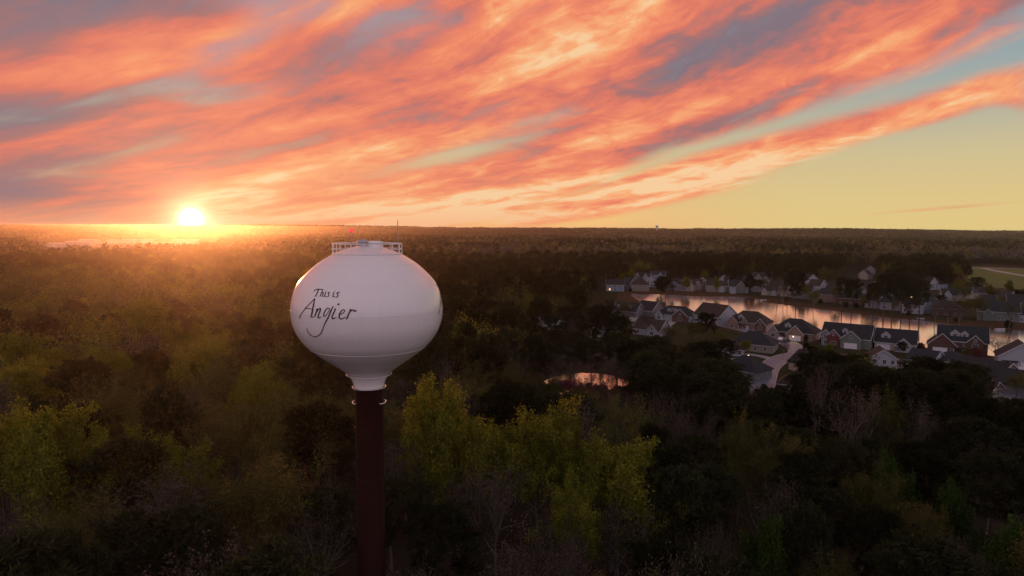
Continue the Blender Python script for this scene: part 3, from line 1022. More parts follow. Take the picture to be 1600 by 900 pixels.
# trees the photo lets one tell apart: kind, x and y of the crown's top in the photo, distance, crown width, variant, label
HAND = [
    ('leafy', 676, 582, 104, 14.5, 0, 'bright yellow-green tree with airy crown next to the right side of the red column'),
    ('leafy', 752, 645, 112, 10.5, 1, 'smaller yellow-green tree filling the gap between the two broad bright ones'),
    ('leafy', 845, 616, 103, 17.0, 2, 'widest yellow-green tree, domed crown just below the small pond'),
    ('leafy', 892, 640, 106, 8.0, 0, 'narrow green tree on the right flank of the widest yellow-green crown'),
    ('leafy', 55, 612, 92, 15.0, 1, 'large yellow-green tree with round crown cut by the left edge'),
    ('leafy', -8, 630, 96, 11.0, 2, 'yellow-green tree half cut off by the left edge of the photo'),
    ('leafy', 125, 655, 98, 11.0, 0, 'lower yellow-green tree leaning on the right of the large left-edge crown'),
    ('leafy', 40, 548, 140, 15.0, 2, 'golden-topped tree standing behind the large left-edge crown'),
    ('leafy', 232, 462, 214, 21.0, 1, 'tall golden tree below the sun, highest crown in the glow'),
    ('leafy', 285, 498, 206, 15.0, 0, 'hazy golden tree on the right shoulder of the tall golden tree'),
    ('leafy', 182, 508, 205, 14.0, 1, 'hazy golden tree on the left shoulder of the tall golden tree'),
    ('leafy', 238, 662, 102, 12.0, 2, 'slender yellow-green tree standing alone below the sun'),
    ('olive', 225, 596, 135, 17.0, 2, 'broad grey-green tree behind the slender yellow-green tree under the sun'),
    ('olive', 300, 605, 140, 14.0, 0, 'grey-green tree between the sun and the tower, second from the broad one'),
    ('leafy', 405, 590, 132, 11.0, 1, 'upright yellowish tree left of the tank bottom'),
    ('olive', 455, 588, 126, 13.0, 1, 'grey-olive tree with fine twigs just left of the tank bottom'),
    ('olive', 512, 590, 122, 13.0, 2, 'grey-olive tree touching the left side of the red column'),
    ('red', 440, 698, 96, 12.0, 0, 'low reddish budding tree left of the red column'),
    ('red', 478, 735, 90, 9.0, 0, 'small reddish tree beside the larger reddish one left of the column'),
    ('bare', 730, 592, 128, 10.0, 0, 'brown twiggy tree rising behind the two yellow-green crowns'),
    ('bare', 1028, 598, 128, 9.0, 1, 'tall bare grey tree right of the small pond'),
    ('bare', 1068, 618, 122, 8.0, 2, 'bare grey tree with straight pale trunk, second right of the small pond'),
    ('bare', 1105, 628, 120, 7.5, 0, 'bare grey tree, third right of the small pond'),
    ('olive', 1158, 628, 112, 8.0, 1, 'thin green-topped tree on a tall pale trunk below the street'),
    ('pine', 1472, 556, 158, 17.0, 2, 'large round dark pine hiding part of the brick house'),
    ('pine', 1312, 545, 165, 13.0, 2, 'dark pine with broad crown in front of the grey gabled house'),
    ('pine', 1350, 566, 160, 12.0, 0, 'dark pine at right of the broad crown before the grey gabled house'),
    ('pine', 1270, 575, 160, 10.0, 3, 'dark pine bordering the street on its right'),
    ('pine', 1420, 584, 158, 12.0, 3, 'dark pine below the white gabled garage, left of the large round pine'),
    ('pine', 1096, 528, 196, 12.0, 2, 'dark flat-topped pine left of the street bend'),
    ('pine', 1022, 522, 202, 12.0, 0, 'dark spreading pine below the brick house with the red gable'),
    ('olive', 1058, 534, 204, 7.0, 0, 'small yellowish tree between two dark pines below the lakeside houses'),
    ('pine', 1132, 560, 186, 10.0, 3, 'dark pine at left of the street, in front of the little white house'),
    ('pine', 893, 472, 236, 12.0, 1, 'tall ragged pine standing above the small pond'),
    ('pine', 940, 468, 240, 12.0, 3, 'tall dark pine left of the pond tip'),
    ('pine', 965, 490, 232, 10.0, 1, 'dark pine with bare lower trunk close to the leftmost lakeside roofs'),
    ('pine', 846, 462, 255, 10.0, 1, 'ragged pine beside the cream gable in the middle woods'),
    ('green', 815, 542, 205, 11.0, 0, 'soft green tree up left of the small pond'),
    ('red', 762, 520, 220, 12.0, 0, 'dark red tree in the woods right of the tank'),
    ('redbud', 852, 596, 192, 9.0, 0, 'pink flowering tree at the left end of the small pond'),
    ('redbud', 880, 590, 191, 9.5, 0, 'pink flowering tree in front of the small pond, second from its left end'),
    ('redbud', 912, 594, 190, 10.0, 0, 'pink flowering tree before the middle of the small pond'),
    ('redbud', 940, 597, 191, 8.0, 0, 'pink flowering tree before the right half of the small pond'),
    ('pine', 836, 520, 194, 7.5, 1, 'slim pine at the left bank of the small pond'),
    ('pine', 898, 512, 198, 7.5, 1, 'slim pine with bare trunk against the middle of the small pond'),
    ('pine', 925, 525, 196, 7.0, 1, 'shorter slim pine with trunk dark against the small pond'),
    ('pine', 966, 515, 197, 8.0, 1, 'slim pine with trunk dark against the right end of the small pond'),
    ('pine', 985, 528, 195, 7.5, 1, 'slim pine on the right bank of the small pond'),
    ('pine', 1268, 546, 190, 11.0, 2, 'dark pine hiding the house by the street bend'),
    ('pine', 858, 530, 194, 9.0, 3, 'pine over the left half of the small pond'),
    ('bare', 872, 545, 190, 8.0, 1, 'bare tree in front of the small pond, left of the pink ones'),
    ('bare', 945, 552, 190, 8.0, 0, 'bare tree in front of the right half of the small pond'),
    ('redbud', 962, 600, 189, 8.0, 0, 'pink flowering tree farthest right at the small pond'),
    ('olive', 900, 604, 184, 8.0, 1, 'low olive tree on the near bank of the small pond'),
    ('olive', 852, 588, 186, 9.0, 0, 'olive tree at the left front of the small pond'),
    ('bare', 925, 570, 187, 9.0, 2, 'bare tree before the pink trees at the middle of the small pond'),
    ('bare', 980, 566, 187, 8.5, 1, 'bare tree at the right front of the small pond'),
    ('red', 968, 592, 184, 9.0, 0, 'reddish tree at the right front of the small pond'),
    ('olive', 935, 606, 181, 8.0, 2, 'low olive tree right of the other one on the near pond bank'),
    ('bare', 1002, 540, 196, 8.0, 2, 'bare tree on the right bank of the small pond'),
    ('green', 1190, 792, 78, 5.5, 1, 'small dark green tree low in the woods below the street'),
    ('green', 1403, 700, 104, 6.5, 1, 'green cone-shaped tree in the dark woods below the white gabled garage'),
    ('green', 1500, 742, 92, 8.0, 0, 'green bushy tree in the dark woods below the large round pine'),
    ('green', 1592, 795, 80, 5.5, 1, 'small bright green tree at the right edge of the woods'),
    ('bare', 1450, 842, 76, 7.5, 0, 'greyish twiggy tree at the bottom right corner'),
    ('bare', 1500, 836, 77, 8.0, 1, 'pale twiggy tree at the bottom right, right of the greyish one'),
    ('pine', 1560, 628, 140, 12.0, 0, 'dark pine under the beige garage at the right edge'),
    ('pine', 1605, 640, 138, 11.0, 2, 'dark pine cut by the right edge below the last houses'),
]
for kind, px, py, D, W, var, label in HAND:
    P = depth_pt(px, py, D)
    if px < 520 and kind in ('leafy', 'olive'):
        W *= 1.18
    TREES.append((P.x, P.y, W))
    put_tree(kind, P.x, P.y, max(P.z, 5.0), W, label, None, var)

MIX = [((-400, 985), (0, 88), (('olive', 36), ('bare', 38), ('pine', 26))),
       ((-400, 450), (0, 400), (('olive', 30), ('bare', 8), ('leafy', 48), ('pine', 14))),
       ((450, 640), (0, 400), (('olive', 42), ('bare', 28), ('pine', 30))),
       ((640, 985), (0, 112), (('olive', 45), ('bare', 35), ('leafy', 20))),
       ((640, 985), (112, 400), (('pine', 52), ('bare', 24), ('olive', 20), ('red', 4))),
       ((985, 2400), (0, 400), (('pine', 56), ('bare', 30), ('olive', 10), ('green', 4)))]


def pick_kind(px, D):
    for (a, b), (c, d), ch in MIX:
        if a <= px < b and c <= D < d:
            r = trs.uniform(0, sum(w for _, w in ch))
            for k, w in ch:
                r -= w
                if r <= 0:
                    return k
    return 'olive'


NEAR_D = 186.0
cand = []
gx = -190
while gx < 200:
    gy = 44
    while gy < NEAR_D:
        cand.append((gx + trs.uniform(-2.9, 2.9), gy + trs.uniform(-2.9, 2.9)))
        gy += 7.6
    gx += 7.6
scatter = []
for x, y in cand:
    if math.hypot(x, y) < 50 or blocked(x, y):
        continue
    kind = pick_kind(*project(x, y, 0)[:1], y)
    H = {'olive': 20, 'bare': 20.5, 'leafy': 21, 'pine': 20.5, 'green': 13, 'red': 15}[kind] * trs.uniform(.80, 1.18)
    px, py = project(x, y, H)
    if px < -70 or px > 1670:
        continue
    ly = top_limit(px, y)
    hmax = CAM_H - (ly - 355.5 - (px - 800) * .006) / FPX * y
    H = min(H, hmax * trs.uniform(.90, 1.0))
    if px > 1010 and y < 120:
        H = min(H, trs.uniform(14, 19))
    if y < 90 and 505 < px < 1010:                  # the tower's foot stands in a gap
        H = min(H, CAM_H - (905 - 355.5) / FPX * y + trs.uniform(-2, 3)) if 540 < px < 612 else min(H, 17.5)
    if H < 7:
        continue
    W = H * {'olive': .66, 'bare': .56, 'leafy': .76, 'pine': .48, 'green': .62, 'red': .7}[kind] * trs.uniform(.82, 1.15)
    if 530 < px < 620 and y < 84:
        continue
    if project(x, y, H)[1] > 905:
        continue
    if any((x - a) ** 2 + (y - b) ** 2 < (0.30 * (w + W)) ** 2 for a, b, w in TREES):
        continue
    TREES.append((x, y, W))
    scatter.append((kind, x, y, H, W))

# what each one stands below or beside decides its label
COLS = [(30, 'at the left edge'), (110, 'just in from the left edge'), (200, 'left of the sun'), (262, 'left under the sun'), (330, 'right under the sun'), (400, 'between sun and tank'), (465, 'below the lettering'),
        (540, 'left of the red column'), (625, 'behind the red column'), (700, 'right of the red column'), (770, 'right below the tank'), (830, 'left below the small pond'), (915, 'below the small pond'), (1000, 'right below the small pond'),
        (1060, 'below the pond tip'), (1120, 'below the white gable'), (1180, 'left below the street bend'), (1250, 'below the street bend'), (1310, 'right below the street'), (1370, 'below the grey gabled house'),
        (1430, 'below the white garage door'), (1490, 'below the large round pine'), (1545, 'below the brick house'), (1595, 'below the beige garage'), (9999, 'at the right edge')]
ROWS = [(80, 'nearest row'), (100, 'second row'), (120, 'third row'), (142, 'fourth row'), (164, 'fifth row'), (999, 'last row')]
LOOK = {'olive': 'olive budding tree', 'bare': 'bare grey-brown tree', 'leafy': 'yellow-green leafy tree', 'pine': 'dark pine', 'green': 'fresh green tree', 'red': 'reddish budding tree'}
keyed = {}
for s_ in scatter:
    px, py = project(s_[1], s_[2], s_[3])
    c_ = next(t for e, t in COLS if px < e)
    r_ = next(t for e, t in ROWS if s_[2] < e)
    keyed.setdefault((s_[0], r_, c_), []).append((px, s_))
for (k_, r_, c_), l_ in keyed.items():
    l_.sort()
    for i, (px, (kind, x, y, H, W)) in enumerate(l_):
        n_ = len(l_)
        extra = '' if n_ == 1 else (', left of two', ', right of two')[i] if n_ == 2 else (', leftmost of three', ', middle of three', ', rightmost of three')[i] if n_ == 3 else ', %s from the left' % ('first', 'second', 'third', 'fourth', 'fifth', 'sixth')[i]
        put_tree(kind, x, y, H, W, '%s in the %s %s%s' % (LOOK[kind], r_, c_, extra), 'trees of the near woods')
print('near trees', len(scatter), len(HAND))


# ------------------------------------------------------------------ farther woods nobody could count
def scatter_object(name, pts, rot, scl, idx, meshes):
    me = bpy.data.meshes.new(name)
    n = len(pts)
    me.vertices.add(n)
    me.vertices.foreach_set('co', np.array(pts, dtype=np.float32).ravel())
    for nm, ty, arr in (('rot', 'FLOAT_VECTOR', rot), ('scl', 'FLOAT_VECTOR', scl)):
        me.attributes.new(nm, ty, 'POINT').data.foreach_set('vector', np.array(arr, dtype=np.float32).ravel())
    me.attributes.new('idx', 'INT', 'POINT').data.foreach_set('value', np.array(idx, dtype=np.int32))
    o = link(name, me)
    ng = bpy.data.node_groups.new(name, 'GeometryNodeTree')
    ng.interface.new_socket('Geometry', in_out='INPUT', socket_type='NodeSocketGeometry')
    ng.interface.new_socket('Geometry', in_out='OUTPUT', socket_type='NodeSocketGeometry')
    N, L = ng.nodes, ng.links
    gi, go = N.new('NodeGroupInput'), N.new('NodeGroupOutput')
    iop = N.new('GeometryNodeInstanceOnPoints')
    jn = N.new('GeometryNodeJoinGeometry')
    for m_ in meshes:
        so_ = bpy.data.objects.new(m_.name, m_)
        oi = N.new('GeometryNodeObjectInfo')
        oi.inputs[0].default_value = so_
        g2 = N.new('GeometryNodeGeometryToInstance')
        L.new(oi.outputs['Geometry'], g2.inputs[0])
        L.new(g2.outputs[0], jn.inputs[0])

    def attr(nm, ty):
        a = N.new('GeometryNodeInputNamedAttribute')
        a.data_type = ty
        a.inputs[0].default_value = nm
        return a.outputs[0]
    L.new(gi.outputs[0], iop.inputs['Points'])
    L.new(jn.outputs[0], iop.inputs['Instance'])
    iop.inputs['Pick Instance'].default_value = True
    L.new(attr('idx', 'INT'), iop.inputs['Instance Index'])
    L.new(attr('rot', 'FLOAT_VECTOR'), iop.inputs['Rotation'])
    L.new(attr('scl', 'FLOAT_VECTOR'), iop.inputs['Scale'])
    L.new(iop.outputs[0], go.inputs[0])
    md = o.modifiers.new('scatter', 'NODES')
    md.node_group = ng
    tag(o, kind='stuff')
    return o


def wave(x, y):
    return math.sin(x * .011 + 1.3 * math.sin(y * .007)) + math.sin(y * .013 + 1.1 * math.sin(x * .009 + 2)) + .6 * math.sin((x + y) * .031)


mids = {'pine': [], 'olive': [], 'bare': [], 'leafy': []}
y = NEAR_D + 3
while y < 830:
    st_ = 7.2 if y < 420 else 8.6
    x = -0.82 * y - 20
    while x < 0.82 * y + 20:
        X_, Y_ = x + trs.uniform(-.42, .42) * st_, y + trs.uniform(-.42, .42) * st_
        x += st_
        if blocked(X_, Y_):
            continue
        px, _ = project(X_, Y_, 15)
        w = wave(X_, Y_)
        right = px > 640
        r = trs.random()
        pp = (0.62 if right else 0.28) + 0.16 * w
        kind = 'pine' if r < pp else ('leafy' if r > (.90 if right else .74) else 'olive' if r > (.5 + .5 * pp) * (.9 if right else .74) else 'bare')
        H = {'olive': 19, 'bare': 18.5, 'leafy': 19, 'pine': 21}[kind] * trs.uniform(.75, 1.2)
        if any((X_ - a) ** 2 + (Y_ - b) ** 2 < (0.28 * (w_ + 8)) ** 2 for a, b, w_ in TREES if abs(b - Y_) < 9):
            continue
        if Y_ < 330:
            ly = top_limit(px, Y_)
            H = min(H, CAM_H - (ly - 355.5 - (px - 800) * .006) / FPX * Y_)
            if 900 < px < 1700 and Y_ < 330:
                H = min(H, 19)
            if H < 6:
                continue
        mids[kind].append((X_, Y_, H))
    y += st_
for kind, nm in (('pine', 'pine_woodland'), ('olive', 'budding_woodland'), ('bare', 'bare_woodland'), ('leafy', 'leafy_woodland')):
    pr = PROTO[kind + '_far']
    h0 = sum(p[3] for p in pr) / len(pr)
    L_ = mids[kind]
    print(nm, len(L_))
    scatter_object(nm, [(a, b, 0) for a, b, _ in L_], [(0, 0, trs.uniform(0, 6.28)) for _ in L_],
                   [((lambda s_: (s_ * q, s_ * q, s_))(h / h0) if True else 0) for (_, _, h), q in zip(L_, [trs.uniform(.75, 1.1) if kind == 'pine' else trs.uniform(.85, 1.35) for _ in L_])],
                   [trs.randrange(len(pr)) for _ in L_], [p[1] for p in pr])


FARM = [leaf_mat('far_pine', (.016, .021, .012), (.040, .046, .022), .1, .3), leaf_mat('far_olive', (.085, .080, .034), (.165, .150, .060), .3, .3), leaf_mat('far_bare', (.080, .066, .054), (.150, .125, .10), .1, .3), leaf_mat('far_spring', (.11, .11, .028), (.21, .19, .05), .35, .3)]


def canopy_tile(name, seed, weights, size=66.0, n=62, hmul=1.0):
    rs = np.random.RandomState(seed)
    V_, F_, M_, T_t = [], [], [], []
    o = 0
    for i in range(n):
        cx, cy = rs.uniform(-size / 2, size / 2, 2)
        k = rs.choice(4, p=weights)
        h = rs.uniform(12, 23) * (1.08 if k == 0 else 1.0) * hmul
        w = rs.uniform(3.6, 6.4) * (0.8 if k == 0 else 1.0)
        m = 46
        th, ph = rs.uniform(0, 2 * math.pi, m), np.arccos(rs.uniform(-.45, 1, m))
        rr = rs.uniform(.75, 1.05, m)
        c = np.stack([cx + w * rr * np.sin(ph) * np.cos(th), cy + w * rr * np.sin(ph) * np.sin(th), h * .68 + h * .32 * rr * np.cos(ph)], 1)
        q = rs.normal(0, 1, (m, 3))
        q /= np.linalg.norm(q, axis=1, keepdims=True)
        w2 = np.cross(q, rs.normal(0, 1, (m, 3)))
        w2 /= np.linalg.norm(w2, axis=1, keepdims=True)
        s_ = rs.uniform(.8, 2.0, (m, 1))
        v = np.stack([c - q * s_, c + w2 * s_ * .7, c + q * s_, c - w2 * s_ * .7], 1).reshape(-1, 3)
        V_.append(v)
        F_.append(np.arange(m * 4).reshape(-1, 4) + o)
        M_.append(np.full(m, k))
        T_t.append(np.repeat(np.clip(rs.uniform(0, 1) * .6 + rs.uniform(0, .4, m), 0, 1), 4))
        o += m * 4
    return np_mesh(name, np.concatenate(V_), np.concatenate(F_), FARM, np.concatenate(M_), np.concatenate(T_t))


tiles = [canopy_tile('canopy', 1, (.85, .08, .06, .01)), canopy_tile('canopy', 2, (.70, .14, .12, .04)), canopy_tile('canopy', 3, (.34, .34, .26, .06)), canopy_tile('canopy', 4, (.12, .46, .30, .12)), canopy_tile('canopy', 5, (.10, .30, .55, .05)), canopy_tile('canopy', 6, (.22, .40, .22, .16))]
P_, R_, S_, I_ = [], [], [], []
FAR_FIELD_EX = [(980, 376), (1080, 376), (1080, 386), (980, 386)]
y, st_ = 862.0, 60.0
while y < 4250:
    if y > 9000:
        st_ = 120.0
    x = -0.80 * y - 100
    while x < 0.80 * y + 100:
        X_, Y_ = x + trs.uniform(-.2, .2) * st_, y + trs.uniform(-.2, .2) * st_
        x += st_
        px, py = project(X_, Y_, 0)
        if inside(FIELD_EX, px, py) or inside(CLEAR_EX, px, py) or inside(FAR_FIELD_EX, px, py):
            continue
        w = wave(X_ * .35, Y_ * .22) + trs.uniform(-.8, .8)
        k = st_ / 60.0
        hh = 1.0 + 0.16 * math.sin(X_ * .0021 + 1) * math.sin(Y_ * .0013) + trs.uniform(-.13, .13)
        if px > 1485 and Y_ < 1500:
            hh *= 1.1
        P_.append((X_, Y_, rise(Y_) + (trs.uniform(-2.5, 3.0) + 2.0 * math.sin(X_ * .004) if Y_ > 3300 else 0)))
        R_.append((0, 0, trs.choice((0, 1.571, 3.1416, 4.712)) + trs.uniform(-.2, .2)))
        S_.append((k, k, hh * (1.0 + .12 * (k - 1))))
        I_.append(0 if w > 1.25 else 1 if w > .55 else 2 if w > 0 else 5 if w > -.5 else 3 if w > -1.2 else 4)
    y += st_
scatter_object('distant_woodland', P_, R_, S_, I_, tiles)
print('tiles', len(P_))


# ------------------------------------------------------------------ houses
def siding_fn(g, tc, c):                             # lap boards
    sp = g.node('ShaderNodeSeparateXYZ')
    g.put(sp.inputs[0], tc)
    w = g.m('FRACT', V(g, sp.outputs[2]) * 5.5)
    return g.mix(g.smooth(w, 0.0, 0.16, 0.35, 0.0), c, (.05, .05, .055))


def brick_fn(g, tc, c):
    mp = g.node('ShaderNodeMapping')
    mp.inputs['Rotation'].default_value = (R(90), 0, 0)
    g.put(mp.inputs[0], tc)
    br = g.node('ShaderNodeTexBrick')
    br.inputs['Scale'].default_value = 4.0
    br.inputs['Mortar Size'].default_value = 0.02
    br.inputs['Color1'].default_value = (1, 1, 1, 1)
    br.inputs['Color2'].default_value = (.62, .60, .60, 1)
    br.inputs['Mortar'].default_value = (1.5, 1.6, 1.6, 1)
    g.put(br.inputs['Vector'], mp.outputs[0])
    return g.mix(1.0, c, V(g, br.outputs[0]), 'MULTIPLY')


def shingle_fn(g, tc, c):
    n = g.noise(tc, 6.0, 3, 0.7)
    return g.mix(g.smooth(n, .35, .65), g.mix(0.5, c, (.012, .013, .014)), c)


WALLS = {
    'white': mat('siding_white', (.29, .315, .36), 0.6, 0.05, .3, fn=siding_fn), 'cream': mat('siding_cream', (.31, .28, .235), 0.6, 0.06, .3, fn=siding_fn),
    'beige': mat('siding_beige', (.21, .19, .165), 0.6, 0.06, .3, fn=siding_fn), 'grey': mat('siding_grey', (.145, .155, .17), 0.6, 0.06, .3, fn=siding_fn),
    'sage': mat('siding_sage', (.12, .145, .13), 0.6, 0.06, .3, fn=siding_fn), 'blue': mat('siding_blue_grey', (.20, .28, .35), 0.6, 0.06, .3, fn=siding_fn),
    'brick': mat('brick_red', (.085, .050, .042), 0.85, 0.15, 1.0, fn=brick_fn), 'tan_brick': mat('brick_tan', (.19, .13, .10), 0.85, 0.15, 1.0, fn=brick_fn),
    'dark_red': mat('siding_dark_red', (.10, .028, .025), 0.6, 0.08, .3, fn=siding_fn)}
ROOFS = {'charcoal': mat('shingle_charcoal', (.020, .025, .030), 0.85, 0.25, .7, fn=shingle_fn), 'brown': mat('shingle_brown', (.042, .034, .029), 0.85, 0.25, .7, fn=shingle_fn),
         'teal': mat('shingle_slate', (.016, .027, .032), 0.85, 0.25, .7, fn=shingle_fn)}
trim_m = mat('trim_white', (.42, .42, .45), 0.5, 0.05, 1.0)
glass_m = mat('window_glass', (.02, .025, .03), 0.06, 0.1, 1.0, 0.8)
door_m = mat('door_dark_red', (.14, .03, .025), 0.5, 0.1, 1.0)
garage_m = mat('garage_door_white', (.55, .57, .62), 0.5, 0.04, 1.0, fn=siding_fn)
lit_m = emit('lit_window', (1.0, .55, .22), 1.6)
lamp_m = emit('lamp_glow', (1.0, .62, .28), 6.0)

_mesh = {}


def once(key, fn):
    if key not in _mesh:
        _mesh[key] = fn()
    return _mesh[key]


def window(root, x, y, z, ry=0.0, w=1.0, h=1.4, lit=False):
    """a framed window; its outer face looks along local -Y turned by ry"""
    fm = once(('wf', w, h), lambda: MB().box(-w / 2 - .12, -w / 2, -.07, .02, -h / 2 - .12, h / 2 + .12).box(w / 2, w / 2 + .12, -.07, .02, -h / 2 - .12, h / 2 + .12)
              .box(-w / 2, w / 2, -.07, .02, h / 2, h / 2 + .12).box(-w / 2, w / 2, -.09, .02, -h / 2 - .12, -h / 2).box(-w / 2, w / 2, -.055, .02, -.03, .03).box(-.025, .025, -.050, .015, -h / 2, h / 2).mesh('window', trim_m))
    pm = once(('wp', w, h, lit), lambda: MB().box(-w / 2, w / 2, -.028, .01, -h / 2, h / 2).mesh('pane', lit_m if lit else glass_m))
    f = link('window', fm, root)
    f.location, f.rotation_euler = (x, y, z), (0, 0, ry)
    return link('pane', pm, f)


def gable_solid(mb, w, y0, y1, h, rise, z0=0.0):     # walls of a wing whose ridge runs along Y
    mb.prism([(-w / 2, y0, z0), (w / 2, y0, z0), (w / 2, y0, h), (0, y0, h + rise), (-w / 2, y0, h)], 0, (0, y1 - y0, 0))


def gable_roof(mb, w, y0, y1, h, rise, ov=.45, th=.22):
    k = rise / (w / 2)
    a = w / 2 + ov
    for s in (-1, 1):
        mb.prism([(0, y0, h + rise + .02), (0, y0, h + rise + th + .02), (s * a, y0, h - k * ov + th + .02), (s * a, y0, h - k * ov + .02)][::s], 0, (0, y1 - y0, 0))


def rake(mb, w, y, h, rise, ov=.45, th=.30, d=.10):  # white boards along the gable's slopes
    k = rise / (w / 2)
    a = w / 2 + ov
    for s in (-1, 1):
        mb.prism([(0, y, h + rise + .30), (0, y, h + rise + .30 - th - .06), (s * a, y, h - k * ov + .30 - th - .06), (s * a, y, h - k * ov + .30)][::s], 0, (0, d, 0))


HOUSES = []


def house(label, px, py, w=12, d=10, h=3.0, rise=3.6, yaw=-45, wall='beige', roof='charcoal', style='side', gables=(), dormers=(), garage=None, porch=None, wins=((-.3, .55), (.05, .55), (.35, .55)),
          side=2, lit=False, chimney=None, detail=True, group='houses round the pond', name='house', wing=None, eave=True):
    P = ground(px, py)
    r = thing(name, label, 'house', (P.x, P.y, 0.03), R(yaw), group)
    HOUSES.append((P.x, P.y, max(w, d) * .5, label))
    wm, rm = WALLS[wall], ROOFS[roof]
    wb, rb, tb = MB(), MB(), MB()
    if style == 'side':                               # ridge runs along X: build along Y, then turn
        t1, t2 = MB(), MB()
        gable_solid(t1, d, -w / 2, w / 2, h, rise)
        gable_roof(t2, d, -w / 2 - .4, w / 2 + .4, h, rise)
        for s_, q in ((t1, wb), (t2, rb)):
            q.add([(-y, x, z) for x, y, z in s_.v], s_.f)
        for yy in (-w / 2 - .5, w / 2 + .4):
            t3, t4 = MB(), MB()
            rake(t3, d, yy, h, rise)
            t4.add([(-y, x, z) for x, y, z in t3.v], t3.f).build('rake_trim', trim_m, r)
    elif style == 'front':
        gable_solid(wb, w, -d / 2, d / 2, h, rise)
        gable_roof(rb, w, -d / 2 - .4, d / 2 + .4, h, rise)
        rake(tb, w, -d / 2 - .5, h, rise)
    else:                                             # hipped
        wb.box(-w / 2, w / 2, -d / 2, d / 2, 0, h)
        o, q = .5, d / 2 * .95
        X, Y = w / 2 + o, d / 2 + o
        rb.add([(-X, -Y, h), (X, -Y, h), (X, Y, h), (-X, Y, h), (-w / 2 + q, 0, h + rise), (w / 2 - q, 0, h + rise), (-X, -Y, h - .18), (X, -Y, h - .18), (X, Y, h - .18), (-X, Y, h - .18)],
               [(0, 1, 5, 4), (1, 2, 5), (2, 3, 4, 5), (3, 0, 4), (6, 9, 8, 7), (0, 6, 7, 1), (1, 7, 8, 2), (2, 8, 9, 3), (3, 9, 6, 0)])
    if eave and style != 'front':
        tb.box(-w / 2 - .4, w / 2 + .4, -d / 2 - .56, -d / 2 - .47, h - .32 - (0 if style == 'hip' else .25), h - .10 - (0 if style == 'hip' else .15))
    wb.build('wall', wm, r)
    ro = rb.build('roof', rm, r)
    if tb.v:
        tb.build('trim', trim_m, r)
    for gx, gw, gh, gr, gmat, proj in gables:         # cross gables on the front
        a, b, c = MB(), MB(), MB()
        back = -d / 2 + min(d / 2, (gh + gr - h) / max(rise, .1) * d / 2 + .5) if style != 'front' else -d / 2 + 1
        gable_solid(a, gw, -d / 2 - proj, -d / 2 + .05 + max(0.0, back + d / 2) * .6, gh, gr)
        gable_roof(b, gw, -d / 2 - proj - .35, back, gh, gr, .35)
        rake(c, gw, -d / 2 - proj - .45, gh, gr, .35)
        for nm, q, m_ in (('front_gable', a, WALLS[gmat]), ('gable_roof', b, rm), ('gable_trim', c, trim_m)):
            q.build(nm, m_, r).location = (gx, 0, 0)
        if detail:
            window(r, gx, -d / 2 - proj, gh + gr * .28, 0, min(.8, gw * .2), min(1.1, gr * .45), lit and gx < 0)
            if gh > 2.2 and not (garage and abs(garage[0] - gx) < 1.5):
                window(r, gx, -d / 2 - proj, 1.55, 0, min(1.8, gw * .4), 1.4)
            if gh > 4.6:
                window(r, gx, -d / 2 - proj, 4.1, 0, min(1.8, gw * .4), 1.4)
    for dx_, dw, dmat in dormers:
        a, b, c = MB(), MB(), MB()
        y0 = -d / 2 + d * .13
        z0 = h + rise * .26 - .3
        gable_solid(a, dw, y0, y0 + d * .26, h + rise * .26 + 1.25, dw * .42, z0)
        gable_roof(b, dw, y0 - .25, y0 + d * .34, h + rise * .26 + 1.25, dw * .42, .25, .14)
        rake(c, dw, y0 - .33, h + rise * .26 + 1.25, dw * .42, .25, .2, .08)
        q = a.build('dormer', WALLS[dmat], ro)
        q.location = (dx_, 0, 0)
        for nm, mb_, m_ in (('dormer_roof', b, rm), ('dormer_trim', c, trim_m)):
            mb_.build(nm, m_, ro).location = (dx_, 0, 0)
        if detail:
            p_ = window(r, dx_, y0, h + rise * .26 + .62, 0, dw * .42, 1.0)
    fy = -d / 2
    if garage:
        gx, gw, proj = garage
        once(('gd', gw), lambda: MB().box(-gw / 2, gw / 2, -.05, .03, 0.02, 2.25).mesh('garage_door', garage_m))
        go_ = link('garage_door', _mesh[('gd', gw)], r)
        go_.location = (gx, fy - proj, 0)
        gt = once(('gt', gw), lambda: MB().box(-gw / 2 - .15, -gw / 2, -.06, .03, 0, 2.4).box(gw / 2, gw / 2 + .15, -.06, .03, 0, 2.4).box(-gw / 2, gw / 2, -.06, .03, 2.25, 2.42).mesh('garage_frame', trim_m))
        link('garage_frame', gt, r).location = (gx, fy - proj, 0)
    if porch:
        x0, x1 = porch
        b = MB().box(x0, x1, fy - 2.0, fy - .02, 2.5, 2.72)
        b.build('porch_roof', rm, r)
        n_ = max(2, int((x1 - x0) / 2.2) + 1)
        for i in range(n_):
            xx = x0 + .15 + (x1 - x0 - .3) * i / (n_ - 1)
            once('post', lambda: MB().box(-.11, .11, -.11, .11, 0, 2.5).mesh('porch_post', trim_m))
            link('porch_post', _mesh['post'], r).location = (xx, fy - 1.85, 0)
        MB().box(x0, x1, fy - 2.1, fy - .02, 0.0, .22).build('porch_floor', drive_m, r)
        once('door', lambda: MB().box(-.5, .5, -.05, .02, .22, 2.3).mesh('door', door_m))
        link('door', _mesh['door'], r).location = ((x0 + x1) / 2, fy, 0)
    floors = [1.55] + ([4.25] if h > 4.6 else [])
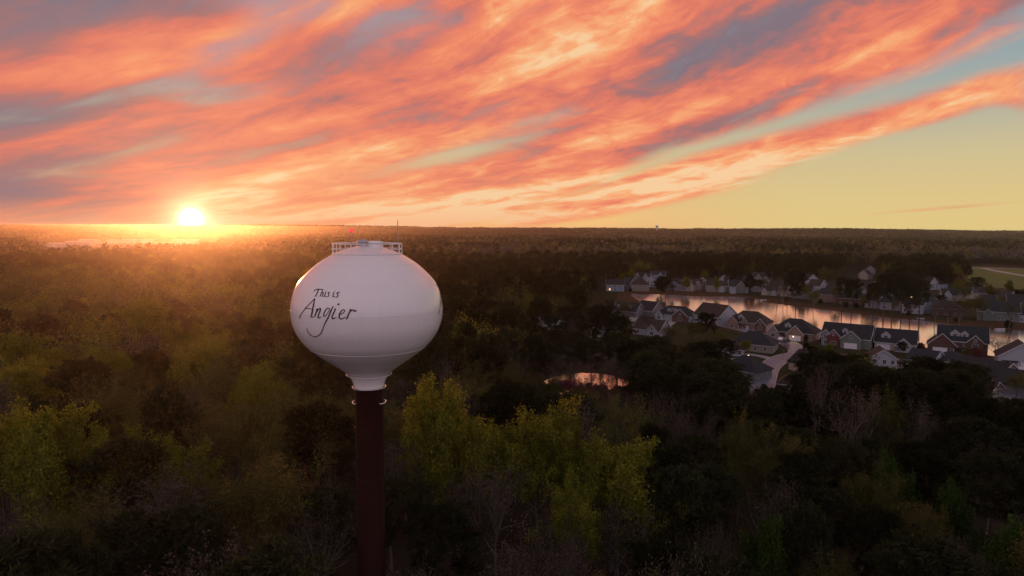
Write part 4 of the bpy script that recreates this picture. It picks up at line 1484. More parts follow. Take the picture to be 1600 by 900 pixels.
    for z in floors:
        for i, (fx, _) in enumerate(wins):
            xx = fx * w
            if garage and abs(xx - garage[0]) < garage[1] * .7 and z < 3:
                continue
            if z < 3 and any(abs(xx - g_[0]) < g_[1] * .55 for g_ in gables):
                continue
            window(r, xx, fy, z, 0, 1.1, 1.4, lit and i == 0 and z < 3)
        for i in range(side):
            yy = d * (-.27 + .54 * i / max(1, side - 1))
            window(r, w / 2, yy, z, R(90), 1.0, 1.4)
    if style == 'side' and side and detail:
        window(r, w / 2, 0, h + rise * .35, R(90), .9, 1.1)
    if chimney:
        cx, cy, cm = chimney
        MB().box(cx - .5, cx + .5, cy - .45, cy + .45, 0 if abs(cx) > w / 2 - .2 else h, h + rise + 1.2).box(cx - .62, cx + .62, cy - .57, cy + .57, h + rise + 1.2, h + rise + 1.4).build('chimney', WALLS[cm], ro if abs(cx) < w / 2 else r)
    return r


LG = 'houses on the near shore of the pond'
# --- the near shore and the street
house('slate-roofed house with three small white dormers at the tip of the pond', 982, 493, 15, 9, 3.2, 4.2, -40, 'grey', 'teal', 'side', (), ((-4.5, 1.7, 'white'), (-.5, 1.7, 'cream'), (3, 1.7, 'white')), group=LG)
house('grey house with plain gable end right of the three-dormer house', 1015, 493, 12, 10, 3.6, 4.6, -52, 'grey', 'charcoal', 'side', ((-3, 4.5, 3, 2.2, 'white', 1.0),), (), group=LG, side=0)
house('house with red brick gable and red dormer on a dark slate roof', 1057, 500, 20, 11, 3.4, 4.4, -34, 'white', 'teal', 'hip', ((4.5, 8.5, 3.2, 3.6, 'brick', 2.0), (-7.5, 4.5, 2.8, 2.2, 'white', 1.2)), ((-2.6, 2.0, 'white'), (-.6, 2.0, 'dark_red'), (1.2, 1.8, 'white')), group=LG)
house('large brown-roofed house with wide bluish-white gable end', 1118, 505, 17, 15, 4.6, 5.6, -58, 'white', 'brown', 'side', (), (), group=LG, side=0)
house('tan brick house with stacked brown hip roofs and white dormer', 1172, 513, 19, 12, 3.6, 5.2, -36, 'tan_brick', 'brown', 'hip', ((-6.8, 5.5, 3.4, 3.2, 'tan_brick', 1.6), (-.8, 3.6, 3.4, 2.6, 'tan_brick', .8), (6.8, 5.0, 3.2, 2.8, 'brick', 1.0)), ((-3.4, 2.4, 'white'),), None, (-3.6, .6), group=LG)
house('brick house with garage gable and lit lamp, brown roof sloping to the water', 1242, 528, 19, 14, 3.6, 5.4, -38, 'tan_brick', 'charcoal', 'hip', ((2.4, 7.4, 3.0, 3.8, 'tan_brick', 2.0), (-7.4, 4.6, 3.2, 2.8, 'beige', 1.2)), ((-1.8, 2.6, 'white'),), (2.4, 4.8, 2.0), (-4.8, -1.2), group=LG, side=2)
house('grey-green house with three white-trimmed gables and long dark roof', 1325, 540, 19, 12, 4.4, 5.0, -38, 'sage', 'charcoal', 'side', ((2.6, 8.0, 4.0, 3.4, 'sage', 2.2), (-4.4, 5.0, 4.6, 2.6, 'dark_red', 1.0), (-7.6, 3.4, 5.2, 1.8, 'grey', .6)), ((-.4, 2.2, 'white'),), (2.6, 4.8, 2.2), None, group=LG, side=2)
house('pale house with white garage door, white dormer and columned porch', 1400, 545, 15, 12, 3.4, 4.8, -34, 'cream', 'charcoal', 'side', ((3.2, 6.2, 2.8, 2.8, 'white', 2.4),), ((-3.6, 3.4, 'white'),), (-4.2, 4.8, 0.0), (.8, 5.6), group=LG, side=2)
house('large two-storey brick house with front gables and four-pane white dormers', 1502, 551, 17, 12, 5.6, 5.2, -32, 'brick', 'teal', 'side', ((4.2, 5.6, 5.4, 2.8, 'brick', 1.0),), ((-2.6, 3.2, 'white'), (.6, 2.6, 'white')), None, (-3, 3.4), group=LG, side=2)
house('lower brick garage wing with one wide white-trimmed gable', 1471, 549, 10, 11, 3.4, 4.6, -32, 'brick', 'teal', 'front', (), (), (-.6, 4.8, 0.0), None, group=LG, side=0)
house('white-gabled house with slate roof and dark carport cut by the right edge', 1592, 572, 14, 12, 4.0, 5.0, -30, 'white', 'charcoal', 'front', (), (), (2.2, 4.8, 0.0), (-6, -1), group=LG, side=1)
SG = 'houses along the street'
house('long dark hip-roofed house with glazed bluish sunroom', 1178, 546, 17, 13, 3.2, 4.6, -30, 'beige', 'charcoal', 'hip', (), (), None, None, wins=((-.44, .5), (-.36, .5), (-.28, .5), (-.20, .5), (.1, .5), (.32, .5)), group=SG, chimney=(-3.2, 1.0, 'white'))
house('low brown-roofed white house half hidden by pale bushes', 1140, 553, 11, 9, 2.8, 3.2, -20, 'white', 'brown', 'hip', group=SG)
house('dark slate roof in the trees at left of the street bend', 1165, 588, 13, 11, 3.0, 4.2, -50, 'grey', 'teal', 'hip', group=SG)
house('house showing a pinkish white-trimmed gable behind dark trees by the bend', 1262, 580, 9, 9, 3.2, 3.8, 15, 'cream', 'charcoal', 'front', group=SG, side=1)
house('brown-roofed house with white gable boards below the grey gabled house', 1376, 568, 9, 10, 2.8, 3.0, -20, 'white', 'brown', 'front', group=SG, side=1)
house('low house with white gable and dark slate roof before the brick house', 1446, 572, 11, 9, 3.0, 3.0, 38, 'white', 'teal', 'front', group=SG, side=1)
house('broad teal hip roof directly in front of the brick house', 1486, 573, 12, 11, 2.8, 3.0, -25, 'grey', 'teal', 'hip', group=SG)
house('beige front-gabled house with wide white garage door', 1541, 594, 11.5, 16, 3.2, 3.8, 18, 'beige', 'charcoal', 'front', (), (), (.8, 5.0, 0.0), None, wins=(), group=SG, side=2)
house('dark-roofed house with white trim and bluish window at the lower right edge', 1604, 614, 12, 12, 3.0, 3.6, 25, 'grey', 'teal', 'front', group=SG, wins=((-.25, .5), (.0, .5), (.25, .5)), side=2)
house('brown roof with white walls peeping through pines below the street', 1245, 612, 10, 9, 3.0, 3.6, -30, 'white', 'brown', 'hip', group=SG)
house('small beige shed-like house under the beige garage', 1541, 618, 6, 6, 2.6, 2.0, 30, 'beige', 'brown', 'front', group=SG, side=1)
MG = 'houses in the woods left of the pond'
house('dark-roofed house between two small white gables near the pond tip', 949, 524, 14, 10, 3.0, 4.0, -15, 'grey', 'teal', 'side', ((-4.6, 4.5, 2.8, 3.0, 'cream', 1.6), (4.6, 4.5, 2.8, 3.0, 'white', 1.6)), group=MG)
house('olive-brown roofed house with white garage gable below the red-gabled house', 1018, 522, 14, 11, 3.0, 4.0, -40, 'white', 'brown', 'side', ((4, 5.5, 2.8, 2.8, 'white', 1.8),), group=MG)
house('white house with slate roof half hidden by a tall pine', 858, 513, 13, 10, 3.0, 3.8, 35, 'white', 'teal', 'side', ((2, 5, 2.8, 2.8, 'white', 1.4),), group=MG)
house('cream front-gabled house with a lit window in the middle woods', 862, 483, 10, 10, 4.2, 4.2, 5, 'cream', 'teal', 'front', lit=True, group=MG, side=1)
house('white house broken up by trunks right of the tank', 775, 494, 13, 9, 4.8, 3.0, 10, 'white', 'charcoal', 'side', ((-2.5, 4, 4.4, 2.2, 'white', 1.0),), group=MG)
house('reddish house beside the white house right of the tank', 796, 496, 8, 9, 4.2, 3.0, 10, 'dark_red', 'charcoal', 'front', group=MG, side=1)
house('pale two-storey house behind pine trunks above the small pond', 878, 556, 12, 9, 5.2, 3.0, -10, 'grey', 'charcoal', 'side', group=MG)
house('house with a lit porch among the pines right of the tank', 812, 508, 9, 9, 3.0, 3.0, 0, 'beige', 'brown', 'side', lit=True, porch=(-3, 2), group=MG)
# --- the far shore: their backs look over the water
FG = 'houses on the far shore of the pond'
FAR = [
    ('pale blue house with wide flat wall and a lit window at the pond tip', 961, 454.5, 14, 9, 5.4, 3.6, -8, 'blue', 'charcoal', 'side', (), True),
    ('grey two-storey house with tall gable, second along the far shore', 983, 453, 11, 10, 5.6, 4.4, 40, 'grey', 'charcoal', 'front', (), False),
    ('warm grey house with big hip roof by the tip of the pond', 1000, 454, 14, 11, 5.0, 4.8, -14, 'beige', 'brown', 'hip', (), False),
    ('white house with two steep gables behind the warm grey house', 1004, 441, 15, 10, 5.4, 3.2, -20, 'white', 'charcoal', 'side', ((-4, 5, 5.0, 4.0, 'white', 1.0), (3.5, 4.6, 5.0, 3.6, 'white', 1.0)), False),
    ('bluish white narrow gabled house left of the dark shore tree', 1018, 448, 8, 9, 5.6, 4.0, -15, 'white', 'teal', 'front', (), False),
    ('blue-roofed house rising behind the white gables', 1028, 437, 13, 9, 5.0, 3.6, -10, 'blue', 'teal', 'side', ((2, 4, 4.6, 2.6, 'blue', .8),), False),
    ('dark house with white-trimmed front gable and pale deck', 1054, 454, 12, 10, 5.4, 4.0, -10, 'grey', 'charcoal', 'side', ((-1.5, 6.5, 5.2, 3.2, 'grey', 1.4),), False),
    ('tan house with sloping gable near the middle far shore', 1072, 454, 13, 10, 5.0, 4.6, -30, 'cream', 'brown', 'front', (), False),
    ('tan house with twin narrow gables on the far shore', 1086, 453, 12, 9, 5.2, 3.6, -20, 'beige', 'brown', 'side', ((-2.6, 4.2, 5.0, 2.8, 'beige', 1.2), (2.6, 4.2, 5.0, 2.8, 'beige', 1.2)), False),
    ('tan gabled house with a lit upper window', 1097, 452, 9, 9, 5.8, 4.2, -15, 'cream', 'charcoal', 'front', (), True),
    ('dark-roofed brownish house with a pale chimney cap', 1110, 453, 12, 10, 4.8, 5.0, -15, 'tan_brick', 'charcoal', 'hip', (), False),
    ('wide pinkish tan house with small white porch facing the water', 1119, 455.5, 16, 9, 5.0, 3.4, -12, 'beige', 'brown', 'side', ((3.5, 4.4, 3.0, 1.8, 'white', 1.6),), False),
    ('white-gabled house set back behind the wide pinkish tan one', 1131, 446, 10, 9, 5.4, 3.8, -15, 'white', 'charcoal', 'front', (), False),
    ('house with a bright wall lamp and tall white corner', 1140, 448, 9, 9, 5.6, 3.4, -20, 'cream', 'charcoal', 'side', (), True),
    ('teal-grey gabled house with white screened porch on the shore', 1153, 457, 14, 11, 5.2, 4.6, -14, 'blue', 'charcoal', 'side', ((1.5, 7, 5.0, 4.0, 'sage', 1.2), (-4.4, 4.6, 2.6, 1.2, 'white', 2.0)), False),
    ('blue-white house behind the teal-grey gable', 1166, 447, 12, 9, 5.2, 3.6, -18, 'blue', 'teal', 'side', ((3, 4, 4.8, 2.6, 'white', .8),), False),
    ('bright white house with a pair of equal gables near the bend of the shore', 1187, 455.5, 12, 9, 5.2, 3.2, -16, 'white', 'brown', 'side', ((-2.8, 5.0, 5.0, 3.2, 'white', 1.0), (2.8, 5.0, 5.0, 3.2, 'white', 1.0)), False),
    ('dark house with two white-edged roof gables behind the twin white gables', 1191, 441, 16, 10, 5.0, 4.0, -20, 'grey', 'charcoal', 'side', ((-3.5, 4.6, 4.8, 3.0, 'grey', 1.0), (4.2, 4.8, 4.8, 3.2, 'grey', 1.0)), False),
    ('little cream-gabled brown house down by the water', 1204, 461, 11, 8, 3.2, 3.6, -30, 'cream', 'brown', 'side', ((-3.8, 4, 3.0, 2.6, 'cream', 1.0), (3.2, 3, 2.8, 1.6, 'white', 1.2)), False),
    ('tall brown house among shore trees right of the little cream gable', 1218, 458, 14, 11, 6.0, 4.2, -35, 'tan_brick', 'brown', 'hip', (), False),
    ('tan low gabled house under the trees of the far shore', 1235, 463, 12, 9, 3.2, 3.6, -40, 'cream', 'brown', 'front', (), False),
    ('dim grey house behind the pair of shore trees', 1255, 466, 13, 10, 5.2, 4.0, -35, 'grey', 'charcoal', 'side', (), False),
    ('white-gabled house with reddish roof up the slope', 1277, 455, 13, 10, 5.0, 4.4, 40, 'white', 'brown', 'front', (), False),
    ('white gabled house farthest back behind the reddish roof', 1264, 444, 11, 9, 5.0, 4.0, 20, 'white', 'charcoal', 'front', (), False),
    ('square tan brick house with few windows facing the pond', 1290, 471, 15, 10, 5.4, 3.8, -42, 'tan_brick', 'charcoal', 'hip', (), False),
    ('white stuccoed gable squeezed behind two pines', 1304, 461, 10, 9, 5.2, 3.6, 35, 'white', 'charcoal', 'front', (), False),
    ('wide brick house with very dark hip roof behind the two shore pines', 1331, 476, 18, 12, 4.6, 5.4, -40, 'brick', 'charcoal', 'hip', (), False),
    ('white house with round-topped upper window right of the wide brick house', 1352, 474, 9, 9, 5.8, 3.8, -40, 'white', 'charcoal', 'front', (), False),
    ('pale green house peeking over the white round-windowed house', 1357, 456, 12, 9, 5.0, 4.0, 30, 'sage', 'charcoal', 'front', (), False),
    ('bluish white house with low wings behind the pine group', 1373, 481, 14, 10, 5.0, 4.4, -42, 'white', 'teal', 'side', ((3, 5, 4.6, 3.0, 'blue', 1.2),), False),
    ('long white house seen between pine trunks', 1397, 484, 14, 9, 4.8, 3.4, -40, 'white', 'charcoal', 'side', (), False),
    ('white house with plain tall wall near the shore grass', 1428, 489, 12, 9, 5.6, 3.4, -46, 'white', 'charcoal', 'side', (), False),
    ('bluish house with bright blue side at the end of the pine group', 1452, 489, 11, 9, 5.2, 3.8, 35, 'blue', 'teal', 'side', (), False),
    ('pinkish brick house among bushy trees on the far shore', 1478, 493, 15, 10, 4.6, 4.2, -35, 'brick', 'brown', 'hip', (), False),
    ('house with two floodlit pink-white gables', 1487, 470, 14, 10, 4.4, 4.0, -20, 'cream', 'charcoal', 'side', ((-4, 5, 4.2, 3.4, 'white', 1.2), (4, 5, 4.2, 3.2, 'cream', 1.2)), True),
    ('brown gabled house with lit garage corner beside the floodlit gables', 1510, 466, 11, 9, 4.2, 3.8, 25, 'cream', 'charcoal', 'side', ((-3, 4.4, 4.0, 2.8, 'cream', 1.0),), True),
    ('dark hip-roofed house below the field', 1538, 464, 13, 10, 3.4, 3.8, -20, 'grey', 'charcoal', 'hip', (), False),
    ('bluish gabled house with broad roof below the hedge', 1566, 474, 15, 11, 4.2, 4.4, 40, 'blue', 'brown', 'front', (), False),
    ('cream house corner with bright door left of the bluish gable', 1542, 478, 9, 8, 4.2, 3.0, -20, 'cream', 'charcoal', 'side', (), True),
    ('large teal-roofed green house on the right part of the far shore', 1558, 500, 19, 12, 5.4, 5.0, -30, 'sage', 'teal', 'side', ((-5, 4.5, 4.0, 2.4, 'sage', 1.2),), False),
    ('dark-roofed house behind the teal-roofed one at the right edge', 1592, 482, 14, 10, 4.4, 4.4, -25, 'grey', 'charcoal', 'side', (), False),
    ('white house with green roof cut by the right edge above the water', 1603, 503, 10, 9, 4.2, 3.4, -25, 'white', 'teal', 'side', (), False),
    ('small pale gabled house standing on the slope among far trees', 1358, 428, 10, 8, 5.2, 4.0, -10, 'white', 'charcoal', 'front', (), False),
    ('house with a long pinkish roof edge below the small pale gable', 1352, 436, 14, 9, 4.8, 4.0, 45, 'cream', 'brown', 'side', (), False),
    ('tall thin white gable among the dark trees below the field', 1453, 452, 7, 8, 6.0, 4.2, 10, 'white', 'charcoal', 'front', (), False),
    ('dim blue-grey house right of the tall thin gable', 1466, 452, 10, 9, 5.0, 3.8, -10, 'blue', 'charcoal', 'side', (), False),
    ('house with red porch light among the pines', 1429, 468, 10, 9, 4.6, 3.6, -20, 'beige', 'charcoal', 'side', (), True),
    ('grey low house left of the floodlit gables', 1447, 474, 13, 10, 4.2, 4.0, -20, 'grey', 'charcoal', 'hip', (), False),
]
for lb, px, py, w, d, h, rs_, yw, wl, rf, sty, gb, lit in FAR:
    house(lb, px, py, w, d, h, rs_, yw, wl, rf, sty, gb, (), wins=((-.3, 0), (.02, 0), (.32, 0)), lit=lit, group=FG, side=2, detail=False)

# --- white sheds by the far clearing below the sun
for i, (px, py, w, d, h, lb) in enumerate([
        (90, 386, 40, 22, 7, 'white shed at the left end of the pale clearing'), (125, 383.5, 60, 24, 8, 'long pale shed second from the left at the clearing'), (140, 381, 50, 24, 10, 'tallest white shed behind the pale clearing'),
        (178, 380.6, 26, 20, 9, 'narrow white shed in the middle of the clearing edge'), (205, 380, 46, 22, 9, 'white shed right of the narrow one by the clearing'), (228, 379.8, 40, 22, 9, 'white shed with low roof left of the sun glow'),
        (20, 389, 36, 20, 6, 'small pale shed in front at the far left'), (292, 380, 60, 24, 9, 'pale shed lost in the glow under the sun')]):
    P = ground(px, py)
    t = thing('shed', lb, 'shed', (P.x, P.y, .05), R(trs.uniform(-12, 12)), 'sheds by the far clearing')
    a, b2 = MB(), MB()
    gable_solid(a, d, -w / 2, w / 2, h, 2.4)
    gable_roof(b2, d, -w / 2 - .6, w / 2 + .6, h, 2.4, .6, .3)
    MB().add([(-y, x, z) for x, y, z in a.v], a.f).build('wall', WALLS['white'], t)
    MB().add([(-y, x, z) for x, y, z in b2.v], b2.f).build('roof', pale_m, t)
    MB().box(-w * .12, w * .12, -d / 2 - .06, -d / 2 + .05, .02, 4.6).build('door', grey_metal, t)
for px, py, lb in ((1190, 391.5, 'pale far building left of the two among distant woods'), (1201, 391, 'pale far building right of the two among distant woods')):
    P = ground(px, py)
    t = thing('far_building', lb, 'building', (P.x, P.y, 0), .2, 'far pale buildings')
    a, b2 = MB(), MB()
    gable_solid(a, 18, -15, 15, 20, 4)
    gable_roof(b2, 18, -15.5, 15.5, 20, 4)
    a.build('wall', WALLS['white'], t)
    b2.build('roof', ROOFS['brown'], t)

# --- the far water tower on the skyline
P = ground(1026, 372.0)
ft = thing('far_water_tower', 'tiny white water tower standing on the horizon above the pond', 'water tower', (P.x, P.y, rise(P.y) + 1.0))
MB().lathe([(0, 46), (4, 45.6), (7, 43.5), (8.6, 40), (8.2, 37), (5, 33.5), (2.4, 31), (1.9, 29)], 24).build('tank', white_paint, ft, True)
MB().lathe([(1.9, 29), (1.9, 3), (3.6, 0)], 16).build('column', white_paint, ft, True)

# ------------------------------------------------------------------ village trees and shrubs
VT = [
    ('pine', 1318, 430, 400, 9, 1, 'left of the two tall pines on the far shore lawn'), ('pine', 1333, 432, 396, 10, 3, 'right of the two tall pines on the far shore lawn'),
    ('pine', 1246, 420, 440, 11, 0, 'tall dark pine on the far shore over the dim grey house'), ('pine', 1232, 428, 452, 8, 3, 'dark pine left of the tall one over the dim grey house'),
    ('pine', 1384, 424, 372, 10, 1, 'leftmost pine of the big group on the far shore'), ('pine', 1398, 416, 378, 12, 0, 'tallest pine of the big group on the far shore'), ('pine', 1412, 420, 366, 11, 3, 'middle pine of the big group on the far shore'),
    ('pine', 1426, 426, 360, 11, 2, 'bushy pine in the big group on the far shore'), ('pine', 1440, 434, 356, 10, 1, 'last pine at the right of the big group on the far shore'), ('pine', 1366, 440, 384, 8, 1, 'thin pine left of the big group on the far shore'),
    ('olive', 1272, 448, 410, 8, 0, 'yellowish small tree on the shore beside the white gabled house'), ('bare', 1225, 440, 440, 9, 1, 'brown bare tree among the far shore houses'), ('leafy', 1073, 431, 520, 8, 0, 'light green tree beside the tan houses'),
    ('leafy', 1119, 430, 510, 7, 1, 'light green tree behind the wide pinkish tan house'), ('pine', 1041, 430, 500, 15, 2, 'broad dark tree reflected in the pond tip'), ('pine', 1033, 436, 505, 9, 0, 'dark tree left of the broad one by the pond tip'),
    ('bare', 1216, 428, 450, 8, 0, 'bare tree in front of the tall brown house'), ('olive', 1361, 440, 420, 9, 1, 'olive tree in front of the pale green house'), ('red', 1400, 415, 520, 16, 0, 'wide reddish budding tree under the far pines'),
    ('bare', 1483, 462, 350, 13, 1, 'bushy bare tree in front of the pinkish brick house'), ('bare', 1462, 468, 352, 10, 2, 'bare tree left of the pinkish brick house'), ('bare', 1500, 470, 344, 12, 0, 'brown bare tree between the brick and teal-roofed houses'),
    ('bare', 1580, 466, 345, 13, 2, 'pale bare tree before the teal-roofed house'), ('olive', 1530, 458, 370, 9, 2, 'olive tree below the dark hip-roofed house'), ('pine', 1525, 432, 560, 13, 2, 'dark round tree at the corner of the field'),
    ('pine', 1462, 408, 640, 14, 2, 'dark pine at the left border of the field'), ('pine', 1474, 412, 610, 14, 0, 'dark pine second from the field corner'), ('pine', 1448, 406, 660, 15, 3, 'dark pine left of the field, third from its corner'),
    ('pine', 1480, 420, 570, 12, 2, 'lower dark tree at the edge of the field'), ('red', 1500, 426, 560, 12, 0, 'reddish tree below the field corner'), ('olive', 1300, 418, 560, 13, 0, 'olive tree rising behind the far houses'),
    ('olive', 1290, 412, 580, 14, 1, 'yellow-olive tree highest behind the far houses'), ('bare', 1330, 420, 520, 12, 1, 'dark bare tree behind the wide brick house'), ('pine', 1588, 452, 470, 11, 2, 'dark tree under the field at the right edge'),
    ('pine', 1562, 456, 480, 10, 0, 'dark tree under the field, second from the right edge'), ('bare', 1557, 524, 262, 9, 1, 'rounded bare tree between brick house and the right edge'), ('bare', 1446, 545, 262, 8, 0, 'thin bare tree in the yard of the pale house'),
    ('pine', 1408, 533, 270, 4.5, 2, 'small dark tree beside the columned porch'), ('pine', 1107, 487, 300, 10, 2, 'dark pine before the large brown-roofed house'), ('olive', 1088, 498, 290, 9, 0, 'yellowish tree before the large brown-roofed house'),
    ('olive', 1122, 512, 270, 10, 1, 'olive tree below the wide bluish-white gable'), ('olive', 1046, 505, 285, 9, 2, 'olive tree under the house with red brick gable'), ('bare', 1010, 486, 310, 8, 1, 'bare tree before the plain grey gable end'),
    ('pine', 1134, 528, 250, 8, 2, 'dark round evergreen left of the glazed sunroom'), ('bare', 1224, 530, 258, 4.5, 0, 'small bare street tree in the front lawn by the bend'), ('olive', 975, 470, 380, 10, 0, 'rusty olive tree at the pond tip bank'),
    ('bare', 955, 462, 420, 10, 2, 'bare tree by the pale blue house'), ('pine', 1205, 418, 560, 11, 1, 'dark pine behind the white twin gables'), ('pine', 1150, 420, 580, 10, 2, 'dark tree behind the teal-grey gabled house'),
    ('pine', 1260, 534, 262, 3.2, 2, 'rusty round evergreen at the right corner of the garage house'),
]
for kind, px, py, D, W, var, lb in VT:
    P = depth_pt(px, py, D)
    put_tree(kind, P.x, P.y, max(P.z, 3.0), W, lb, None, var)


# more trees between the houses, each named by the house it grows beside
used = set()
tries = 0
POND_WIDE = [(a, b) for a, b in POND]
while len(used) < 58 and tries < 4000:
    tries += 1
    px = trs.uniform(950, 1610)
    y0 = interp([(950, 440), (1060, 437), (1250, 440), (1420, 446), (1610, 462)], px)
    y1 = interp([(950, 455), (1100, 459), (1200, 466), (1290, 478), (1400, 491), (1610, 505)], px)
    far = trs.random() < .78
    P = ground(px, trs.uniform(y0, y1)) if far else ground(px, interp([(950, 540), (1130, 575), (1300, 580), (1610, 625)], px) + trs.uniform(-22, 6))
    if inside(POND, P.x, P.y) or min(math.hypot(P.x - a, P.y - b) for a, b in ROAD + POND) < 5:
        continue
    hd = sorted((math.hypot(P.x - a, P.y - b) - r_, l_) for a, b, r_, l_ in HOUSES)
    if hd[0][0] < 1.5 or hd[0][0] > 14 or any((P.x - a) ** 2 + (P.y - b) ** 2 < 20 for a, b, _ in TREES[-60:]):
        continue
    kind = trs.choice(('pine', 'pine', 'bare', 'bare', 'olive', 'olive', 'leafy'))
    H = trs.uniform(7, 15) if far else trs.uniform(5, 9)
    key = (kind, hd[0][1])
    if key in used:
        continue
    used.add(key)
    TREES.append((P.x, P.y, 5))
    t = put_tree(kind, P.x, P.y, H, H * trs.uniform(.5, .75), ({'pine': 'dark pine', 'bare': 'bare tree', 'olive': 'olive tree', 'leafy': 'leafy tree'}[kind] + ' by the ' + hd[0][1]).replace(' on the far shore', ''), 'trees between the houses')
    ws = t['label'].split()
    if len(ws) > 16:
        t['label'] = ' '.join(ws[:16])


def shrub_mesh(seed, m):
    rs = np.random.RandomState(seed)
    n = 420
    q = rs.normal(0, 1, (n, 3))
    q /= np.linalg.norm(q, axis=1, keepdims=True)
    c = q * rs.uniform(.7, 1.0, (n, 1)) * np.array([1, 1, .95]) + np.array([0, 0, .8])
    c[:, 2] = np.abs(c[:, 2])
    v, f, t = leaves(rs, [(p, u_) for p, u_ in zip(c, q)], 2, .06, .26, .8)
    return np_mesh('shrub', v, f, [m], None, t)


sh_me = [shrub_mesh(5, needle_m), shrub_mesh(6, leaf_olive), shrub_mesh(8, twig_red)]
for px, py, rad, k, lb in [
        (1192, 543, 2.4, 0, 'dark clipped shrub right of the glazed sunroom'), (1207, 544, 2.2, 0, 'dark clipped shrub nearest the street by the sunroom house'), (1200, 545, 1.6, 0, 'smaller dark shrub between the two clipped ones'),
        (1287, 538, 2.2, 0, 'dark shrub left of the grey gabled house by the water'), (1368, 544, 1.8, 0, 'dark shrub right of the grey gabled house'), (1416, 549, 2.0, 0, 'dark shrub before the columned porch'), (1438, 549, 2.0, 0, 'dark shrub at the right corner of the pale house'),
        (1525, 560, 2.4, 2, 'reddish shrub at the foot of the brick house'), (1510, 561, 2.2, 1, 'olive shrub under the brick house porch'), (1258, 533, 2.0, 0, 'dark round shrub right of the lit garage lamp'),
        (985, 456, 1.6, 0, 'dark shrub on the bank before the warm grey house'), (1036, 457, 1.6, 0, 'dark shrub on the bank by the dark shore tree'), (1282, 474, 1.7, 0, 'dark shrub before the square tan brick house'), (1322, 480, 1.8, 0, 'dark shrub left of the wide brick house wall'),
        (1338, 481, 1.8, 0, 'dark shrub in the middle of the wide brick house wall'), (1352, 479, 1.6, 0, 'dark shrub by the white round-windowed house'), (1420, 493, 1.6, 0, 'dark shrub before the tall plain white wall'), (1496, 503, 2.0, 2, 'reddish shrub on the bank under the bare trees'),
        (1575, 512, 2.2, 0, 'dark shrub on the bank before the teal-roofed house'), (1228, 471, 2.0, 2, 'reddish shrub at the water near the little cream house')]:
    P = ground(px, py)
    t = link('shrub', sh_me[k])
    t.location = (P.x, P.y, 0)
    t.scale = (rad * .8, rad * .8, rad)
    t.rotation_euler = (0, 0, trs.uniform(0, 6))
    tag(t, lb, 'shrub', 'shrubs round the houses')


# ------------------------------------------------------------------ street furniture, cars, boats
def lamp(label, px, py, hgt, lit):
    P = ground(px, py)
    t = thing('street_lamp', label, 'street lamp', (P.x, P.y, 0), 0, 'lamps along the street')
    MB().tube([(0, 0, 0), (0, 0, .5), (0, 0, hgt)], [.11, .07, .05], 8).build('post', mast_metal, t)
    MB().lathe([(.05, hgt - .02), (.16, hgt + .05), (.22, hgt + .5), (.26, hgt + .52), (0, hgt + .78)], 10).build('lantern_frame', mast_metal, t) if not lit else MB().lathe([(.28, hgt + .52), (0, hgt + .8)], 10).build('lantern_cap', mast_metal, t)
    MB().lathe([(0.0, hgt + .02), (.15, hgt + .06), (.21, hgt + .5), (0, hgt + .51)], 10).build('lantern', lamp_m if lit else glass_m, t)
    if lit:
        l = bpy.data.lights.new('lamp_light', 'POINT')
        l.energy, l.color, l.shadow_soft_size = 260, (1.0, .55, .22), .3
        lo = bpy.data.objects.new('lamp_light', l)
        C.objects.link(lo)
        lo.location, lo.parent = (0, 0, hgt + .25), t
    return t


lamp('lit lamp glowing beside the garage of the brick house', 1239, 536, 2.6, True)
lamp('lit lamp on the lawn left of the street bend', 1169, 567, 2.4, True)
lamp('unlit lamp post at the street junction', 1246, 551, 4.2, False)
lamp('lit lamp among pines right of the tank', 811, 511, 3.0, True)
lamp('lit lamp on the far shore by the white-cornered house', 1138.5, 451, 3.4, True)
lamp('lit lamp behind the pine group on the far shore', 1430, 466, 5.0, True)


def car(label, px, py, yaw, col):
    P = ground(px, py)
    t = thing('car', label, 'car', (P.x, P.y, .09), R(yaw), 'cars parked by the houses')
    prof = [(-2.2, .35), (2.2, .35), (2.25, .75), (1.3, .95), (.6, 1.45), (-1.3, 1.48), (-2.1, .98), (-2.25, .7)]
    MB().prism([(x, -.85, z) for x, z in prof], 0, (0, 1.7, 0)).build('body', mat('car_paint_' + col, {'white': (.7, .7, .7), 'dark': (.03, .035, .04), 'silver': (.4, .41, .42)}[col], .25, .03, 1, .6), t)
    MB().prism([(x, -.87, z) for x, z in [(1.12, 1.0), (.56, 1.38), (-1.25, 1.40), (-1.9, 1.0)]], 0, (0, 1.74, 0)).build('window', glass_m, t)
    wm_ = once('wheel', lambda: MB().tube([(0, -.11, 0), (0, .11, 0)], .33, 14).mesh('wheel', mat('tyre_rubber', (.02, .02, .02), .9)))
    rm_ = once('rim', lambda: MB().tube([(0, -.12, 0), (0, .12, 0)], .19, 10).mesh('rim', grey_metal))
    for sx in (-1.35, 1.35):
        for sy in (-.8, .8):
            w_ = link('wheel', wm_, t)
            w_.location = (sx, sy, .33)
            link('rim', rm_, w_)
    for sy in (-.6, .6):
        MB().box(2.2, 2.27, sy - .15, sy + .15, .6, .76).build('headlight', trim_m, t)


car('white car in the driveway left of the lit garage lamp', 1221, 532, 50, 'white')
car('dark car parked at the street junction', 1229, 535, 40, 'dark')
car('silver car in the carport of the right-edge house', 1594, 579, 60, 'silver')
car('dark car at the kerb below the grey gabled house', 1320, 560, -30, 'dark')


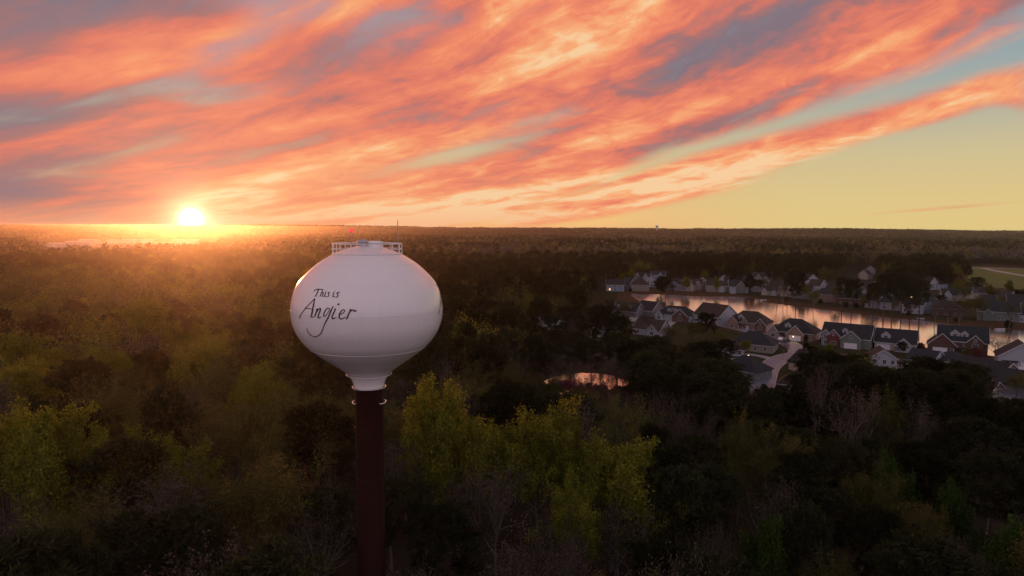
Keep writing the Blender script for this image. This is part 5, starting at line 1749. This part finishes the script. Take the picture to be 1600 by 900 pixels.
def boat(label, px, py, yaw, L):
    P = ground(px, py)
    t = thing('boat', label, 'boat', (P.x, P.y, .12), R(yaw), 'boats on the far shore')
    b = MB()
    n = 9
    sec = []
    for i in range(n):
        s_ = i / (n - 1)
        hw = .85 * (1 - max(0, s_ - .45) ** 2 * 3.2)
        sec.append([(L * (s_ - .5), -max(hw, .04), .62 + .2 * s_), (L * (s_ - .5), -max(hw, .04) * .7, 0), (L * (s_ - .5), max(hw, .04) * .7, 0), (L * (s_ - .5), max(hw, .04), .62 + .2 * s_)])
    b.add([p for s_ in sec for p in s_], [(4 * i + j, 4 * i + j + 1, 4 * i + j + 5, 4 * i + j + 4) for i in range(n - 1) for j in range(3)] + [(0, 1, 2, 3)])
    b.build('hull', trim_m, t)
    for x in (-.2, .15):
        MB().box(L * x - .2, L * x + .2, -.62, .62, .42, .5).build('bench', drive_m, t)


boat('white boat pulled up on the far bank below the teal-roofed house', 1563, 516, 10, 5.5)
boat('small white boat on the point of the far bank', 1193, 470, -10, 4.5)
boat('white skiff at the water edge under the pine group', 1438, 499, -35, 4.0)

# a garden fence and the deck rail by the water
def fence(label, p0, p1, hgt, m_):
    A, B = ground(*p0), ground(*p1)
    d = B - A
    n = max(3, int(d.length / 2.2))
    t = thing('fence', label, 'fence', (A.x, A.y, .03), math.atan2(d.y, d.x))
    pm = MB().box(-.06, .06, -.06, .06, 0, hgt + .1).mesh('post', m_)
    for i in range(n + 1):
        link('post', pm, t).location = (d.length * i / n, 0, 0)
    for z in (hgt * .25, hgt * .6, hgt * .93):
        MB().box(0, d.length, -.03, .03, z - .06, z + .06).build('rail', m_, t)


fence('white garden fence on the lawn below the little white house', (1125, 566), (1152, 564), 1.1, trim_m)
fence('pale yard fence in front of the low white-gabled house', (1404, 565), (1430, 572), 1.4, drive_m)
fence('white railing on the far lawn by the screened porch', (1142, 459.5), (1150, 459.5), 1.0, trim_m)


# ------------------------------------------------------------------ evening haze
HAZE_TOP = max(AZ + 0.1, CAM_H + 0.6)
print('haze top', HAZE_TOP)
hm = bpy.data.materials.new('haze')
hm.use_nodes = True
hm.node_tree.nodes.clear()
hv = hm.node_tree.nodes.new('ShaderNodeVolumePrincipled')
hv.inputs['Color'].default_value = (.94, .92, .96, 1)
hv.inputs['Density'].default_value = 0.000062
hv.inputs['Anisotropy'].default_value = 0.89
ho = hm.node_tree.nodes.new('ShaderNodeOutputMaterial')
hm.node_tree.links.new(hv.outputs[0], ho.inputs['Volume'])
tag(MB().box(-4400, 4400, -700, 4400, -1.2, HAZE_TOP).build('haze', hm), kind='stuff')
